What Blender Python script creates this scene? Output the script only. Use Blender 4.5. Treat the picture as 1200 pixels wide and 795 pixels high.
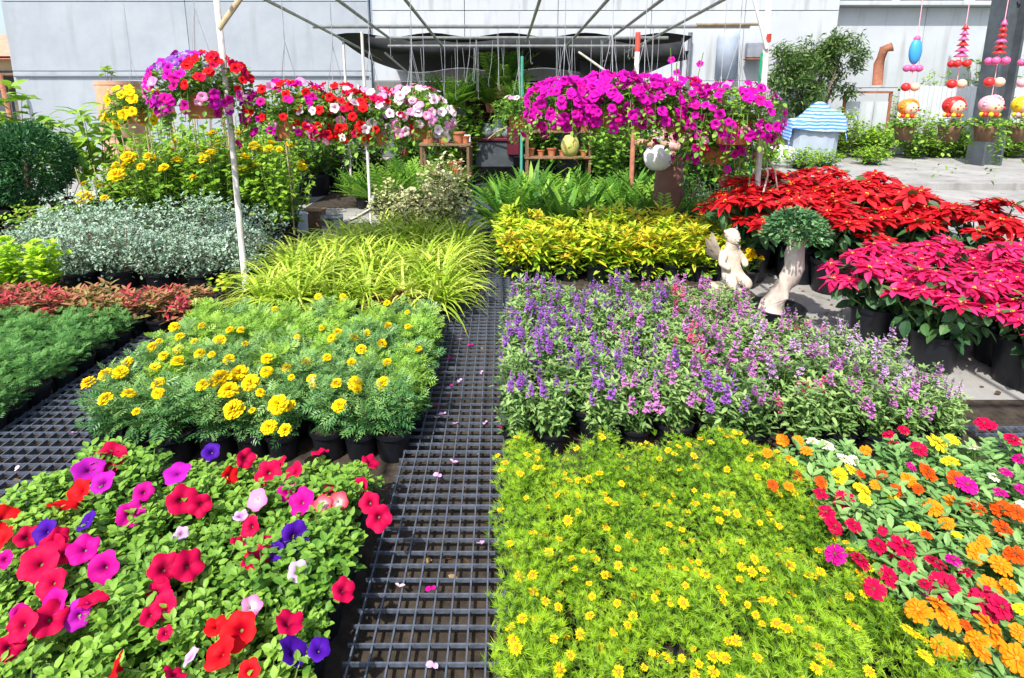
import bpy, math, random
import numpy as np
from mathutils import Vector, Matrix, Euler

for o in list(bpy.data.objects):
    bpy.data.objects.remove(o, do_unlink=True)
SC = bpy.context.scene
COL = SC.collection
rng = np.random.default_rng(11)
random.seed(11)
R = math.radians
PI = math.pi

# ------------------------------------------------------------------ camera, sky, sun, exposure
PITCH = R(11.37)
CAMH = 1.5
cd = bpy.data.cameras.new("camera")
cam = bpy.data.objects.new("camera", cd)
COL.objects.link(cam)
cam.location = (0, 0, CAMH)
cam.rotation_euler = (PI / 2 - PITCH, 0, 0)
cd.sensor_width = 36
cd.lens = 19.5
cd.shift_x = 13 / 1200
cd.shift_y = -158.5 / 1200
cd.clip_end = 500
cd.clip_start = 0.02
SC.camera = cam

SUN_EL, SUN_AZ = R(54), R(-152)          # azimuth clockwise from +Y: behind the camera, to the left
sdir = Vector((math.sin(SUN_AZ) * math.cos(SUN_EL), math.cos(SUN_AZ) * math.cos(SUN_EL), math.sin(SUN_EL)))
w = bpy.data.worlds.new("World")
SC.world = w
w.use_nodes = True
nt = w.node_tree
bg = nt.nodes["Background"]
sky = nt.nodes.new("ShaderNodeTexSky")
sky.sky_type = 'NISHITA'
sky.sun_disc = False
sky.sun_elevation = SUN_EL
sky.sun_rotation = SUN_AZ
sky.dust_density = 2.5
nt.links.new(sky.outputs[0], bg.inputs[0])
bg.inputs[1].default_value = 0.15
sl = bpy.data.lights.new("sun", 'SUN')
sl.energy = 3.7
sl.angle = R(0.6)
sl.color = (1.0, 0.95, 0.87)
so = bpy.data.objects.new("sun", sl)
COL.objects.link(so)
so.rotation_euler = sdir.to_track_quat('Z', 'Y').to_euler()
so.location = (0, 0, 12)
SC.view_settings.view_transform = 'Standard'
SC.view_settings.look = 'None'
SC.view_settings.exposure = 0.85
SC.view_settings.gamma = 1.0
SC.render.engine = 'CYCLES'
SC.cycles.max_bounces = 7
SC.cycles.diffuse_bounces = 4
SC.cycles.glossy_bounces = 2
SC.cycles.transmission_bounces = 4
SC.cycles.transparent_max_bounces = 4


def at(px, py, z=None, Y=None):
    """A photograph pixel (1200 x 795) to the point where that ray meets height z or distance Y."""
    u = (px - 587) / 650
    v = (py - 239) / 650
    dy = math.cos(PITCH) - v * math.sin(PITCH)
    dz = -math.sin(PITCH) - v * math.cos(PITCH)
    t = (z - CAMH) / dz if Y is None else Y / dy
    return Vector((u * t, dy * t, CAMH + dz * t))


# ------------------------------------------------------------------ materials
def new_mat(name):
    m = bpy.data.materials.new(name)
    m.use_nodes = True
    n = m.node_tree
    return m, n, n.nodes["Principled BSDF"], n.nodes["Material Output"]


def ramp(n, cols):
    r = n.nodes.new("ShaderNodeValToRGB")
    el = r.color_ramp.elements
    while len(el) < len(cols):
        el.new(0.5)
    for e, (p, c) in zip(el, cols):
        e.position = p
        e.color = (*c, 1)
    return r


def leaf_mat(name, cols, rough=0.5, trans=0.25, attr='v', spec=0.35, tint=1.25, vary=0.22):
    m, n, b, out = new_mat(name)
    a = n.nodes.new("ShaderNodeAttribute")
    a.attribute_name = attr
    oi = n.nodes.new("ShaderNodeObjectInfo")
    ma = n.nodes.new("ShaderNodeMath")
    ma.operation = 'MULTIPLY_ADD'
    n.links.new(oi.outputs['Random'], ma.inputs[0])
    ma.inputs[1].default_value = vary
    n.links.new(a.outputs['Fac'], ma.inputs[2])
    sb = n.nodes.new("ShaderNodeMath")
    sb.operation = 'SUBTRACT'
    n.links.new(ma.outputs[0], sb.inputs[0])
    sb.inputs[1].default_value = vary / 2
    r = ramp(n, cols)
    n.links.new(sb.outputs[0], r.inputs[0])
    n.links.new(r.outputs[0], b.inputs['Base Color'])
    b.inputs['Roughness'].default_value = rough
    b.inputs['Specular IOR Level'].default_value = spec
    if trans:
        t = n.nodes.new("ShaderNodeBsdfTranslucent")
        hs = n.nodes.new("ShaderNodeHueSaturation")
        hs.inputs['Value'].default_value = tint
        n.links.new(r.outputs[0], hs.inputs['Color'])
        n.links.new(hs.outputs[0], t.inputs[0])
        mx = n.nodes.new("ShaderNodeMixShader")
        mx.inputs[0].default_value = trans
        n.links.new(b.outputs[0], mx.inputs[1])
        n.links.new(t.outputs[0], mx.inputs[2])
        n.links.new(mx.outputs[0], out.inputs[0])
    return m


def plain(name, c, rough=0.6, metal=0.0, var=0.25, scale=6.0, c2=None, bump=0.0, spec=0.4, stretch=(1, 1, 1)):
    m, n, b, out = new_mat(name)
    tc = n.nodes.new("ShaderNodeTexCoord")
    mp = n.nodes.new("ShaderNodeMapping")
    mp.inputs['Scale'].default_value = stretch
    n.links.new(tc.outputs['Object'], mp.inputs[0])
    no = n.nodes.new("ShaderNodeTexNoise")
    no.inputs['Scale'].default_value = scale
    no.inputs['Detail'].default_value = 6
    no.inputs['Roughness'].default_value = 0.65
    n.links.new(mp.outputs[0], no.inputs['Vector'])
    c2 = c2 or tuple(x * (1 - var) for x in c)
    r = ramp(n, [(0.35, c2), (0.65, c)])
    n.links.new(no.outputs['Fac'], r.inputs[0])
    n.links.new(r.outputs[0], b.inputs['Base Color'])
    b.inputs['Roughness'].default_value = rough
    b.inputs['Metallic'].default_value = metal
    b.inputs['Specular IOR Level'].default_value = spec
    if bump:
        bp = n.nodes.new("ShaderNodeBump")
        bp.inputs['Strength'].default_value = bump
        bp.inputs['Distance'].default_value = 0.01
        n.links.new(no.outputs['Fac'], bp.inputs['Height'])
        n.links.new(bp.outputs[0], b.inputs['Normal'])
    return m


L = lambda *c: [(i / (len(c) - 1), x) for i, x in enumerate(c)]
MT = {}
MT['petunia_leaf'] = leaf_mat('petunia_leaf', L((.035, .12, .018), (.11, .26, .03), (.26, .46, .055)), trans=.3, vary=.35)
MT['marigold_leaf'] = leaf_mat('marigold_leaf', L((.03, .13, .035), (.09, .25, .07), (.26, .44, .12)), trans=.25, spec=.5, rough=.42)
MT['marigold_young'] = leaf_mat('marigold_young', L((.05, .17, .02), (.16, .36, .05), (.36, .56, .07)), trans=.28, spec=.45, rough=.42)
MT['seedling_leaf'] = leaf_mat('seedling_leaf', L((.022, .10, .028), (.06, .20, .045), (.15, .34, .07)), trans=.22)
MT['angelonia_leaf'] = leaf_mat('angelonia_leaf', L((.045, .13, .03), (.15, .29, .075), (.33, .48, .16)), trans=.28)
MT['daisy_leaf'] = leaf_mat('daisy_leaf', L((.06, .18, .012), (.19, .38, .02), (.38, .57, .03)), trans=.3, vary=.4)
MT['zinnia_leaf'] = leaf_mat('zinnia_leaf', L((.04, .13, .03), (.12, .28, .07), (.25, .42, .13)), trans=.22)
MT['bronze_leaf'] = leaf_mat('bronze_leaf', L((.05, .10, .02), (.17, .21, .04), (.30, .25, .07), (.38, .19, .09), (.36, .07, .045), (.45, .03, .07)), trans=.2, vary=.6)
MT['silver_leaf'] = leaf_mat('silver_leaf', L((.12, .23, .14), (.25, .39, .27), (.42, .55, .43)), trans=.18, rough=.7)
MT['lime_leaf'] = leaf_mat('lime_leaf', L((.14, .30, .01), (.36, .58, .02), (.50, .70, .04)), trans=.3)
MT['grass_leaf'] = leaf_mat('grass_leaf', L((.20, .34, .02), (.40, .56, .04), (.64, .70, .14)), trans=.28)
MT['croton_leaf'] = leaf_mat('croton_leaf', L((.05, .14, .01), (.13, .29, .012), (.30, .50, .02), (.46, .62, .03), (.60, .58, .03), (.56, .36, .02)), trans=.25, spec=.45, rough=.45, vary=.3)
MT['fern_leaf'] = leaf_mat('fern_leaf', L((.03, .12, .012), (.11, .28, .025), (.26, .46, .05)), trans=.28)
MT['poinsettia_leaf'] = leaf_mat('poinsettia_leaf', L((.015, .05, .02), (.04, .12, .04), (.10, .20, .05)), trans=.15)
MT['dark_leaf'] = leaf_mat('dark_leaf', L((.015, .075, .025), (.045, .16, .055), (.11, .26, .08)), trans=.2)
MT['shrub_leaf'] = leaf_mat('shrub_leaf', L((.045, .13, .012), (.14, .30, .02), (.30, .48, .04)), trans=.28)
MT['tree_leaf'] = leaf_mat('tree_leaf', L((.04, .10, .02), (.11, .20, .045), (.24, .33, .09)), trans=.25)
MT['bonsai_leaf'] = leaf_mat('bonsai_leaf', L((.025, .09, .03), (.06, .18, .06), (.18, .34, .13)), trans=.2, spec=.5, rough=.4)
MT['cream_leaf'] = leaf_mat('cream_leaf', L((.15, .24, .05), (.40, .44, .16), (.62, .60, .34)), trans=.2)
MT['basket_leaf'] = leaf_mat('basket_leaf', L((.05, .15, .015), (.14, .30, .03), (.28, .46, .06)), trans=.28)
MT['coleus_leaf'] = leaf_mat('coleus_leaf', L((.05, .01, .012), (.16, .02, .03), (.24, .06, .05)), trans=.15)
MT['stem_green'] = plain('stem_green', (.14, .25, .05), .6, var=.4)
MT['stem_brown'] = plain('stem_brown', (.16, .11, .06), .8, var=.4, scale=20)


def petal(name, edge, throat, trans=.22):
    mid = tuple(.75 * a + .25 * b for a, b in zip(edge, throat))
    return leaf_mat(name, [(0.08, throat), (.35, mid), (.85, edge)], attr='r', trans=trans, vary=.3, rough=.6, spec=.1, tint=1.1)


PC = {
    'red': petal('petal_red', (.72, .008, .012), (.35, .0, .01)),
    'crimson': petal('petal_crimson', (.56, .003, .06), (.25, .0, .03)),
    'magenta': petal('petal_magenta', (.58, .006, .25), (.30, .0, .12)),
    'fuchsia': petal('petal_fuchsia', (.62, .006, .38), (.34, .0, .18)),
    'violetmag': petal('petal_rose_violet', (.44, .012, .38), (.25, .0, .2)),
    'bluish': petal('petal_blue_violet', (.26, .06, .50), (.5, .3, .6)),
    'violet': petal('petal_violet', (.065, .006, .30), (.03, .0, .12)),
    'lilac': petal('petal_lilac', (.62, .42, .66), (.42, .16, .42)),
    'pink': petal('petal_pink', (.78, .22, .50), (.80, .55, .6)),
    'white': petal('petal_white', (.80, .72, .74), (.70, .25, .42)),
    'cream': petal('petal_cream', (.80, .78, .66), (.75, .72, .30)),
    'redwhite': petal('petal_red_white', (.70, .02, .06), (.78, .6, .6)),
    'yellow': petal('petal_yellow', (.86, .62, .006), (.72, .42, .003)),
    'lemon': petal('petal_lemon', (.84, .68, .02), (.70, .55, .02)),
    'daisy': petal('petal_daisy', (.88, .62, .006), (.80, .46, .004)),
    'orange': petal('petal_orange', (.86, .27, .008), (.70, .14, .004)),
    'deep': petal('petal_deep_orange', (.80, .09, .006), (.50, .03, .004)),
    'purple': petal('petal_purple', (.36, .13, .52), (.22, .04, .36)),
    'orchid': petal('petal_orchid', (.60, .24, .56), (.46, .09, .42)),
    'rose': petal('petal_rose', (.74, .14, .30), (.55, .04, .15)),
    'salmon': petal('petal_salmon', (.80, .16, .17), (.65, .06, .08)),
}
MT['bract_red'] = leaf_mat('bract_red', L((.34, .002, .006), (.56, .006, .012), (.70, .02, .03)), trans=.2, rough=.5)
MT['bract_pink'] = leaf_mat('bract_pink', L((.50, .004, .055), (.72, .012, .12), (.80, .04, .20)), trans=.2, rough=.5)
MT['disc'] = plain('flower_disc', (.50, .26, .01), .8, scale=90)
MT['disc_dark'] = plain('flower_disc_dark', (.16, .05, .01), .8, scale=90)
MT['cyathia'] = plain('flower_bud', (.55, .42, .03), .7, scale=60)
MT['pot'] = plain('black_plastic', (.009, .011, .016), .45, var=.4, scale=14, spec=.4)
MT['soil'] = plain('potting_soil', (.06, .04, .025), .95, c2=(.02, .014, .01), scale=60, bump=.8)
MT['clay'] = plain('terracotta', (.55, .19, .09), .75, var=.25, scale=8)
MT['grate'] = plain('grating_plastic', (.105, .125, .165), .5, c2=(.045, .055, .075), scale=25, spec=.5)
MT['pipe'] = plain('galvanised_pipe', (.50, .50, .48), .5, metal=.3, c2=(.34, .33, .31), scale=12, stretch=(1, 1, .3))
MT['pipe_pale'] = plain('pale_pipe', (.62, .60, .56), .55, c2=(.42, .38, .34), scale=14)
MT['rust'] = plain('rusty_pipe', (.34, .13, .07), .8, c2=(.20, .08, .05), scale=18)
MT['redpaint'] = plain('red_paint', (.55, .05, .03), .6, var=.4, scale=18)
MT['bamboo'] = plain('bamboo', (.50, .40, .24), .6, c2=(.34, .25, .13), scale=12)
MT['wire'] = plain('wire', (.55, .56, .58), .45, metal=.5, var=.3)
MT['white_plastic'] = plain('white_plastic', (.78, .80, .84), .5, c2=(.66, .68, .74), scale=5)
MT['stone'] = plain('cast_stone', (.66, .56, .45), .85, c2=(.44, .36, .28), scale=22, bump=.4)
MT['bark_pale'] = plain('pale_bark', (.60, .53, .46), .75, c2=(.36, .29, .25), scale=16, bump=.5, stretch=(1, 1, .35))
MT['bark'] = plain('bark', (.18, .12, .08), .9, c2=(.08, .05, .035), scale=20, bump=.6)
MT['steel'] = plain('dark_steel', (.085, .10, .115), .55, metal=.1, c2=(.05, .06, .07), scale=4)
MT['greybin'] = plain('grey_bin', (.36, .42, .50), .6, c2=(.29, .34, .42), scale=3)
MT['maroon'] = plain('maroon_paint', (.13, .012, .03), .5, var=.4)
MT['greenpaint'] = plain('green_paint', (.03, .20, .14), .5)
MT['greentape'] = plain('green_tape', (.01, .42, .17), .4)
MT['shade_net'] = plain('shade_net', (.022, .023, .026), .9, c2=(.011, .012, .014), scale=9)
MT['wood'] = plain('old_wood', (.25, .15, .08), .8, c2=(.13, .08, .045), scale=10, stretch=(1, 8, 1))
MT['greymetal'] = plain('grey_metal', (.35, .37, .42), .45, metal=.4)
MT['skin'] = plain('skin', (.50, .28, .18), .55, var=.1)
MT['brown_cloth'] = plain('brown_cloth', (.20, .095, .075), .85, c2=(.15, .07, .055), scale=7)
MT['pink_cloth'] = plain('pink_cloth', (.72, .40, .38), .85, var=.2)
MT['hair'] = plain('hair', (.015, .011, .009), .6)
MT['yellowbag'] = plain('yellow_plastic', (.62, .54, .16), .5, var=.3)
MT['rooftile'] = plain('roof_tile', (.62, .30, .20), .8, var=.3)
MT['houseyellow'] = plain('house_wall', (.60, .52, .34), .9, var=.2, scale=2)
MT['black_glass'] = plain('dark_glass', (.03, .035, .04), .25)
for k, c in {'toyblue': (.05, .33, .70), 'toyred': (.72, .03, .03), 'toypink': (.80, .12, .32), 'toyrose': (.85, .40, .48), 'toyyellow': (.85, .55, .02), 'toyskin': (.80, .52, .36), 'toyorange': (.80, .25, .03)}.items():
    MT[k] = plain(k, c, .4, var=.12)


def concrete(name, c1, c2, streak=0.5, scale=.55, dirt=(.30, .30, .29), dirtamt=.5):
    m, n, b, out = new_mat(name)
    tc = n.nodes.new("ShaderNodeTexCoord")
    no = n.nodes.new("ShaderNodeTexNoise")
    no.inputs['Scale'].default_value = scale
    no.inputs['Detail'].default_value = 9
    no.inputs['Roughness'].default_value = .7
    n.links.new(tc.outputs['Object'], no.inputs['Vector'])
    r = ramp(n, [(.3, c2), (.62, c1)])
    n.links.new(no.outputs['Fac'], r.inputs[0])
    mp = n.nodes.new("ShaderNodeMapping")
    mp.inputs['Scale'].default_value = (3.0, 3.0, .35)
    n.links.new(tc.outputs['Object'], mp.inputs[0])
    n2 = n.nodes.new("ShaderNodeTexNoise")
    n2.inputs['Scale'].default_value = 1.6
    n2.inputs['Detail'].default_value = 8
    n.links.new(mp.outputs[0], n2.inputs['Vector'])
    r2 = ramp(n, [(.55, (0, 0, 0)), (.78, (1, 1, 1))])
    n.links.new(n2.outputs['Fac'], r2.inputs[0])
    mu = n.nodes.new("ShaderNodeMath")
    mu.operation = 'MULTIPLY'
    mu.inputs[1].default_value = streak
    n.links.new(r2.outputs[0], mu.inputs[0])
    mx = n.nodes.new("ShaderNodeMix")
    mx.data_type = 'RGBA'
    n.links.new(mu.outputs[0], mx.inputs['Factor'])
    n.links.new(r.outputs[0], mx.inputs['A'])
    mx.inputs['B'].default_value = (*dirt, 1)
    n.links.new(mx.outputs['Result'], b.inputs['Base Color'])
    b.inputs['Roughness'].default_value = .9
    n3 = n.nodes.new("ShaderNodeTexNoise")
    n3.inputs['Scale'].default_value = 40
    n.links.new(tc.outputs['Object'], n3.inputs['Vector'])
    bp = n.nodes.new("ShaderNodeBump")
    bp.inputs['Strength'].default_value = .25
    bp.inputs['Distance'].default_value = .004
    n.links.new(n3.outputs['Fac'], bp.inputs['Height'])
    n.links.new(bp.outputs[0], b.inputs['Normal'])
    return m


MT['wall_grey'] = concrete('wall_grey', (.335, .37, .41), (.25, .285, .32), .6, dirt=(.22, .235, .25))
MT['wall_white'] = concrete('wall_white', (.47, .50, .53), (.385, .415, .45), .75, dirt=(.25, .26, .265))
MT['wall_painted_shade'] = concrete('wall_painted_shade', (.16, .165, .165), (.10, .105, .105), .6, dirt=(.05, .05, .048))  # wall colour darkened to paint in the shade below the net
MT['ground'] = concrete('ground_concrete', (.33, .325, .31), (.20, .195, .185), .85, scale=1.7, dirt=(.10, .09, .08))
MT['soil_bed_and_shade'] = plain('soil_bed_and_shade', (.06, .045, .03), .95, c2=(.016, .012, .009), scale=16, bump=.9)  # bed soil; its dark tone also paints the shade on the net floor
MT['corrugated'] = concrete('corrugated_sheet', (.52, .55, .575), (.42, .45, .48), .6, dirt=(.24, .24, .235))


# ------------------------------------------------------------------ geometry builder
def rot(az, pitch, roll):
    az, pitch, roll = np.broadcast_arrays(np.atleast_1d(az).astype(float), pitch, roll)
    Yd = np.stack([np.cos(pitch) * np.cos(az), np.cos(pitch) * np.sin(az), np.sin(pitch)], -1)
    Xd = np.stack([np.sin(az), -np.cos(az), np.zeros_like(az)], -1)
    Zd = np.cross(Xd, Yd)
    c, s = np.cos(roll)[:, None], np.sin(roll)[:, None]
    return np.stack([Xd * c + Zd * s, Yd, Zd * c - Xd * s], -1)


class MB:
    def __init__(s):
        s.V, s.F, s.v, s.r, s.m, s.n = [], [], [], [], [], 0

    def add(s, V, F, v=0.5, r=0.5, m=0):
        V = np.asarray(V, float).reshape(-1, 3)
        F = np.asarray(F, int).reshape(-1, 4)
        s.V.append(V)
        s.F.append(np.where(F >= 0, F + s.n, -1))
        s.v.append(np.broadcast_to(v, len(V)))
        s.r.append(np.broadcast_to(r, len(V)))
        s.m.append(np.broadcast_to(m, len(F)))
        s.n += len(V)
        return s

    def scat(s, T, M, loc, sc, v, m=0):
        """Many copies of template T = (V, F, r)."""
        V, F, r = T
        n = len(loc)
        sc = np.broadcast_to(np.asarray(sc, float).reshape(-1, 1) if np.ndim(sc) < 2 else sc, (n, 3)) if np.ndim(sc) else np.full((n, 3), float(sc))
        P = np.einsum('nij,nkj->nki', M, V[None] * sc[:, None, :]) + np.asarray(loc)[:, None, :]
        k = len(V)
        FF = np.where(F[None] >= 0, F[None] + (np.arange(n) * k)[:, None, None], -1)
        s.add(P.reshape(-1, 3), FF.reshape(-1, 4), np.repeat(np.broadcast_to(v, n), k), np.tile(r, n), m)
        return s

    def tube(s, pts, rad, seg=6, m=0, v=.5, cap=True):
        pts = [Vector(p) for p in pts]
        rad = [rad] * len(pts) if np.isscalar(rad) else rad
        V, F = [], []
        for i, p in enumerate(pts):
            d = (pts[min(i + 1, len(pts) - 1)] - pts[max(i - 1, 0)]).normalized()
            a = d.cross(Vector((0, 0, 1)) if abs(d.z) < .9 else Vector((0, 1, 0))).normalized()
            b = d.cross(a)
            for j in range(seg):
                t = 2 * PI * j / seg
                V.append(p + (a * math.cos(t) + b * math.sin(t)) * rad[i])
        for i in range(len(pts) - 1):
            for j in range(seg):
                k = (j + 1) % seg
                F.append((i * seg + j, i * seg + k, (i + 1) * seg + k, (i + 1) * seg + j))
        if cap:
            for base, p in ((0, pts[0]), ((len(pts) - 1) * seg, pts[-1])):
                V.append(p)
                c = len(V) - 1
                for j in range(seg):
                    F.append((base + j, base + (j + 1) % seg, c, -1))
        return s.add([tuple(x) for x in V], F, v, .5, m)

    def lathe(s, prof, seg=16, m=0, v=.5, c=(0, 0, 0), sq=None):
        V, F = [], []
        for (r, z) in prof:
            for j in range(seg):
                t = 2 * PI * (j + .5) / seg
                x, y = r * math.cos(t), r * math.sin(t)
                if sq:
                    k = sq
                    q = (abs(math.cos(t)) ** k + abs(math.sin(t)) ** k) ** (-1 / k)
                    x, y = x * q, y * q
                V.append((c[0] + x, c[1] + y, c[2] + z))
        for i in range(len(prof) - 1):
            for j in range(seg):
                k = (j + 1) % seg
                F.append((i * seg + j, i * seg + k, (i + 1) * seg + k, (i + 1) * seg + j))
        return s.add(V, F, v, .5, m)

    def box(s, c, d, m=0, v=.5, bev=0.0):
        x, y, z = c
        a, b, h = d[0] / 2, d[1] / 2, d[2] / 2
        if not bev:
            V = [(x + i * a, y + j * b, z + k * h) for k in (-1, 1) for j in (-1, 1) for i in (-1, 1)]
            F = [(0, 2, 3, 1), (4, 5, 7, 6), (0, 1, 5, 4), (2, 6, 7, 3), (0, 4, 6, 2), (1, 3, 7, 5)]
            return s.add(V, F, v, .5, m)
        q = bev
        prof = [(-h, q), (-h + q, 0), (h - q, 0), (h, q)]
        V, F = [], []
        for zz, ins in prof:
            aa, bb = a - ins, b - ins
            V += [(x - aa, y - bb + q, z + zz), (x - aa + q, y - bb, z + zz), (x + aa - q, y - bb, z + zz), (x + aa, y - bb + q, z + zz), (x + aa, y + bb - q, z + zz), (x + aa - q, y + bb, z + zz), (x - aa + q, y + bb, z + zz), (x - aa, y + bb - q, z + zz)]
        for i in range(3):
            for j in range(8):
                k = (j + 1) % 8
                F.append((i * 8 + j, i * 8 + k, i * 8 + 8 + k, i * 8 + 8 + j))
        for o, fl in ((0, 1), (24, 0)):
            for t in ((0, 1, 2, 3), (0, 3, 4, 7), (4, 5, 6, 7)):
                t = tuple(o + i for i in t)
                F.append(t[::-1] if fl else t)
        return s.add(V, F, v, .5, m)

    def ball(s, c, r, seg=10, rings=6, m=0, v=.5, sc=(1, 1, 1)):
        V, F = [], []
        for i in range(rings + 1):
            a = PI * i / rings
            for j in range(seg):
                t = 2 * PI * j / seg
                V.append((c[0] + r * sc[0] * math.sin(a) * math.cos(t), c[1] + r * sc[1] * math.sin(a) * math.sin(t), c[2] - r * sc[2] * math.cos(a)))
        for i in range(rings):
            for j in range(seg):
                k = (j + 1) % seg
                F.append((i * seg + j, i * seg + k, (i + 1) * seg + k, (i + 1) * seg + j))
        return s.add(V, F, v, .5, m)

    def mesh(s, name, mats, smooth=False):
        V = np.concatenate(s.V).astype(np.float32)
        F = np.concatenate(s.F)
        me = bpy.data.meshes.new(name)
        mask = F >= 0
        tot = mask.sum(1)
        loops = F[mask].astype(np.int32)
        me.vertices.add(len(V))
        me.vertices.foreach_set('co', V.ravel())
        me.loops.add(len(loops))
        me.loops.foreach_set('vertex_index', loops)
        me.polygons.add(len(F))
        me.polygons.foreach_set('loop_start', (np.cumsum(tot) - tot).astype(np.int32))
        me.polygons.foreach_set('material_index', np.concatenate(s.m).astype(np.int32))
        me.polygons.foreach_set('use_smooth', np.full(len(F), smooth))
        me.update(calc_edges=True)
        for nm, arr in (('v', s.v), ('r', s.r)):
            a = me.attributes.new(nm, 'FLOAT', 'POINT')
            a.data.foreach_set('value', np.concatenate(arr).astype(np.float32))
        for mm in (mats if isinstance(mats, (list, tuple)) else [mats]):
            me.materials.append(mm)
        return me


def smooth_by_angle(me, deg=40):
    me.polygons.foreach_set('use_smooth', [True] * len(me.polygons))
    try:
        me.set_sharp_from_angle(angle=R(deg))
    except Exception:
        pass
    return me


# templates: leaf along +Y, width along X, face +Z
def T_leaf(w=.5, fold=.18, curl=.25, prof=(.75, 1.0, .6), ts=(.25, .55, .82)):
    V, r = [(0, 0, 0)], [0]
    for t, p in zip(ts, prof):
        h = w / 2 * p
        z = -curl * t * t
        V += [(-h, t, z + fold * h), (0, t, z), (h, t, z + fold * h)]
        r += [t] * 3
    V.append((0, 1, -curl))
    r.append(1)
    n = len(ts)
    F = [(0, 2, 1, -1), (0, 3, 2, -1)]
    for i in range(n - 1):
        a = 1 + 3 * i
        F += [(a, a + 1, a + 4, a + 3), (a + 1, a + 2, a + 5, a + 4)]
    a = 1 + 3 * (n - 1)
    e = len(V) - 1
    F += [(a, a + 1, e, -1), (a + 1, a + 2, e, -1)]
    return np.array(V, float), np.array(F), np.array(r, float)


def T_small(w=.4, mid=.45, fold=.2):
    V = np.array([(0, 0, 0), (-w / 2, mid, fold * w / 2), (0, 1, -.08), (w / 2, mid, fold * w / 2)], float)
    return V, np.array([(0, 2, 1, -1), (0, 3, 2, -1)]), np.array([0, .5, 1, .5])


def T_blade(w=.06, curl=.6, n=5):
    V, F, r = [], [], []
    a, y, z = 0.0, 0.0, 0.0
    for i in range(n + 1):
        t = i / n
        h = w / 2 * (1 - .92 * t ** 2.2) * (.75 + .25 * min(1, t * 4))
        V += [(-h, y, z), (h, y, z)]
        r += [t, t]
        a -= curl / n * (0.5 + t)
        y += math.cos(a) / n
        z += math.sin(a) / n
        if i:
            k = 2 * i
            F.append((k - 2, k - 1, k + 1, k))
    return np.array(V, float), np.array(F), np.array(r, float)


def T_multi(parts):
    """Join templates, each moved in the leaf's own frame: parts = [(T, y, angle, size)]."""
    V, F, r, n = [], [], [], 0
    for T, y, ang, sz, z in parts:
        tv = T[0] * sz
        c, s = math.cos(ang), math.sin(ang)
        q = tv.copy()
        q[:, 0] = tv[:, 0] * c + tv[:, 1] * s
        q[:, 1] = -tv[:, 0] * s + tv[:, 1] * c + y
        q[:, 2] = tv[:, 2] + z
        V.append(q)
        F.append(np.where(T[1] >= 0, T[1] + n, -1))
        r.append(T[2])
        n += len(q)
    return np.concatenate(V), np.concatenate(F), np.concatenate(r)


T_OV = T_leaf(.62, .2, .3)
T_OVW = T_leaf(.8, .16, .35)
T_LAN = T_leaf(.3, .25, .25, (.8, 1, .55))
T_SM = T_small(.42)
T_SMN = T_small(.2)
T_PIN = T_multi([(T_small(.31), y, sd * R(52), s_, -.1 * y * y) for y, s_ in ((.2, .38), (.42, .46), (.62, .42), (.8, .34)) for sd in (-1, 1)] + [(T_small(.28), .86, 0, .34, -.08)])
T_THR = T_multi([(T_small(.075), 0, a, s_, 0) for a, s_ in ((-.6, .8), (0, 1), (.55, .8), (.25, .7), (-.3, .6))])
T_FROND = T_multi([(T_small(.3), y, sd * R(60), .26 * (1 - .75 * abs(y - .35)), -.35 * y * y) for y in np.linspace(.12, .95, 11) for sd in (-1, 1)] + [(T_small(.04), 0, 0, 1, -.05)])


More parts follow.
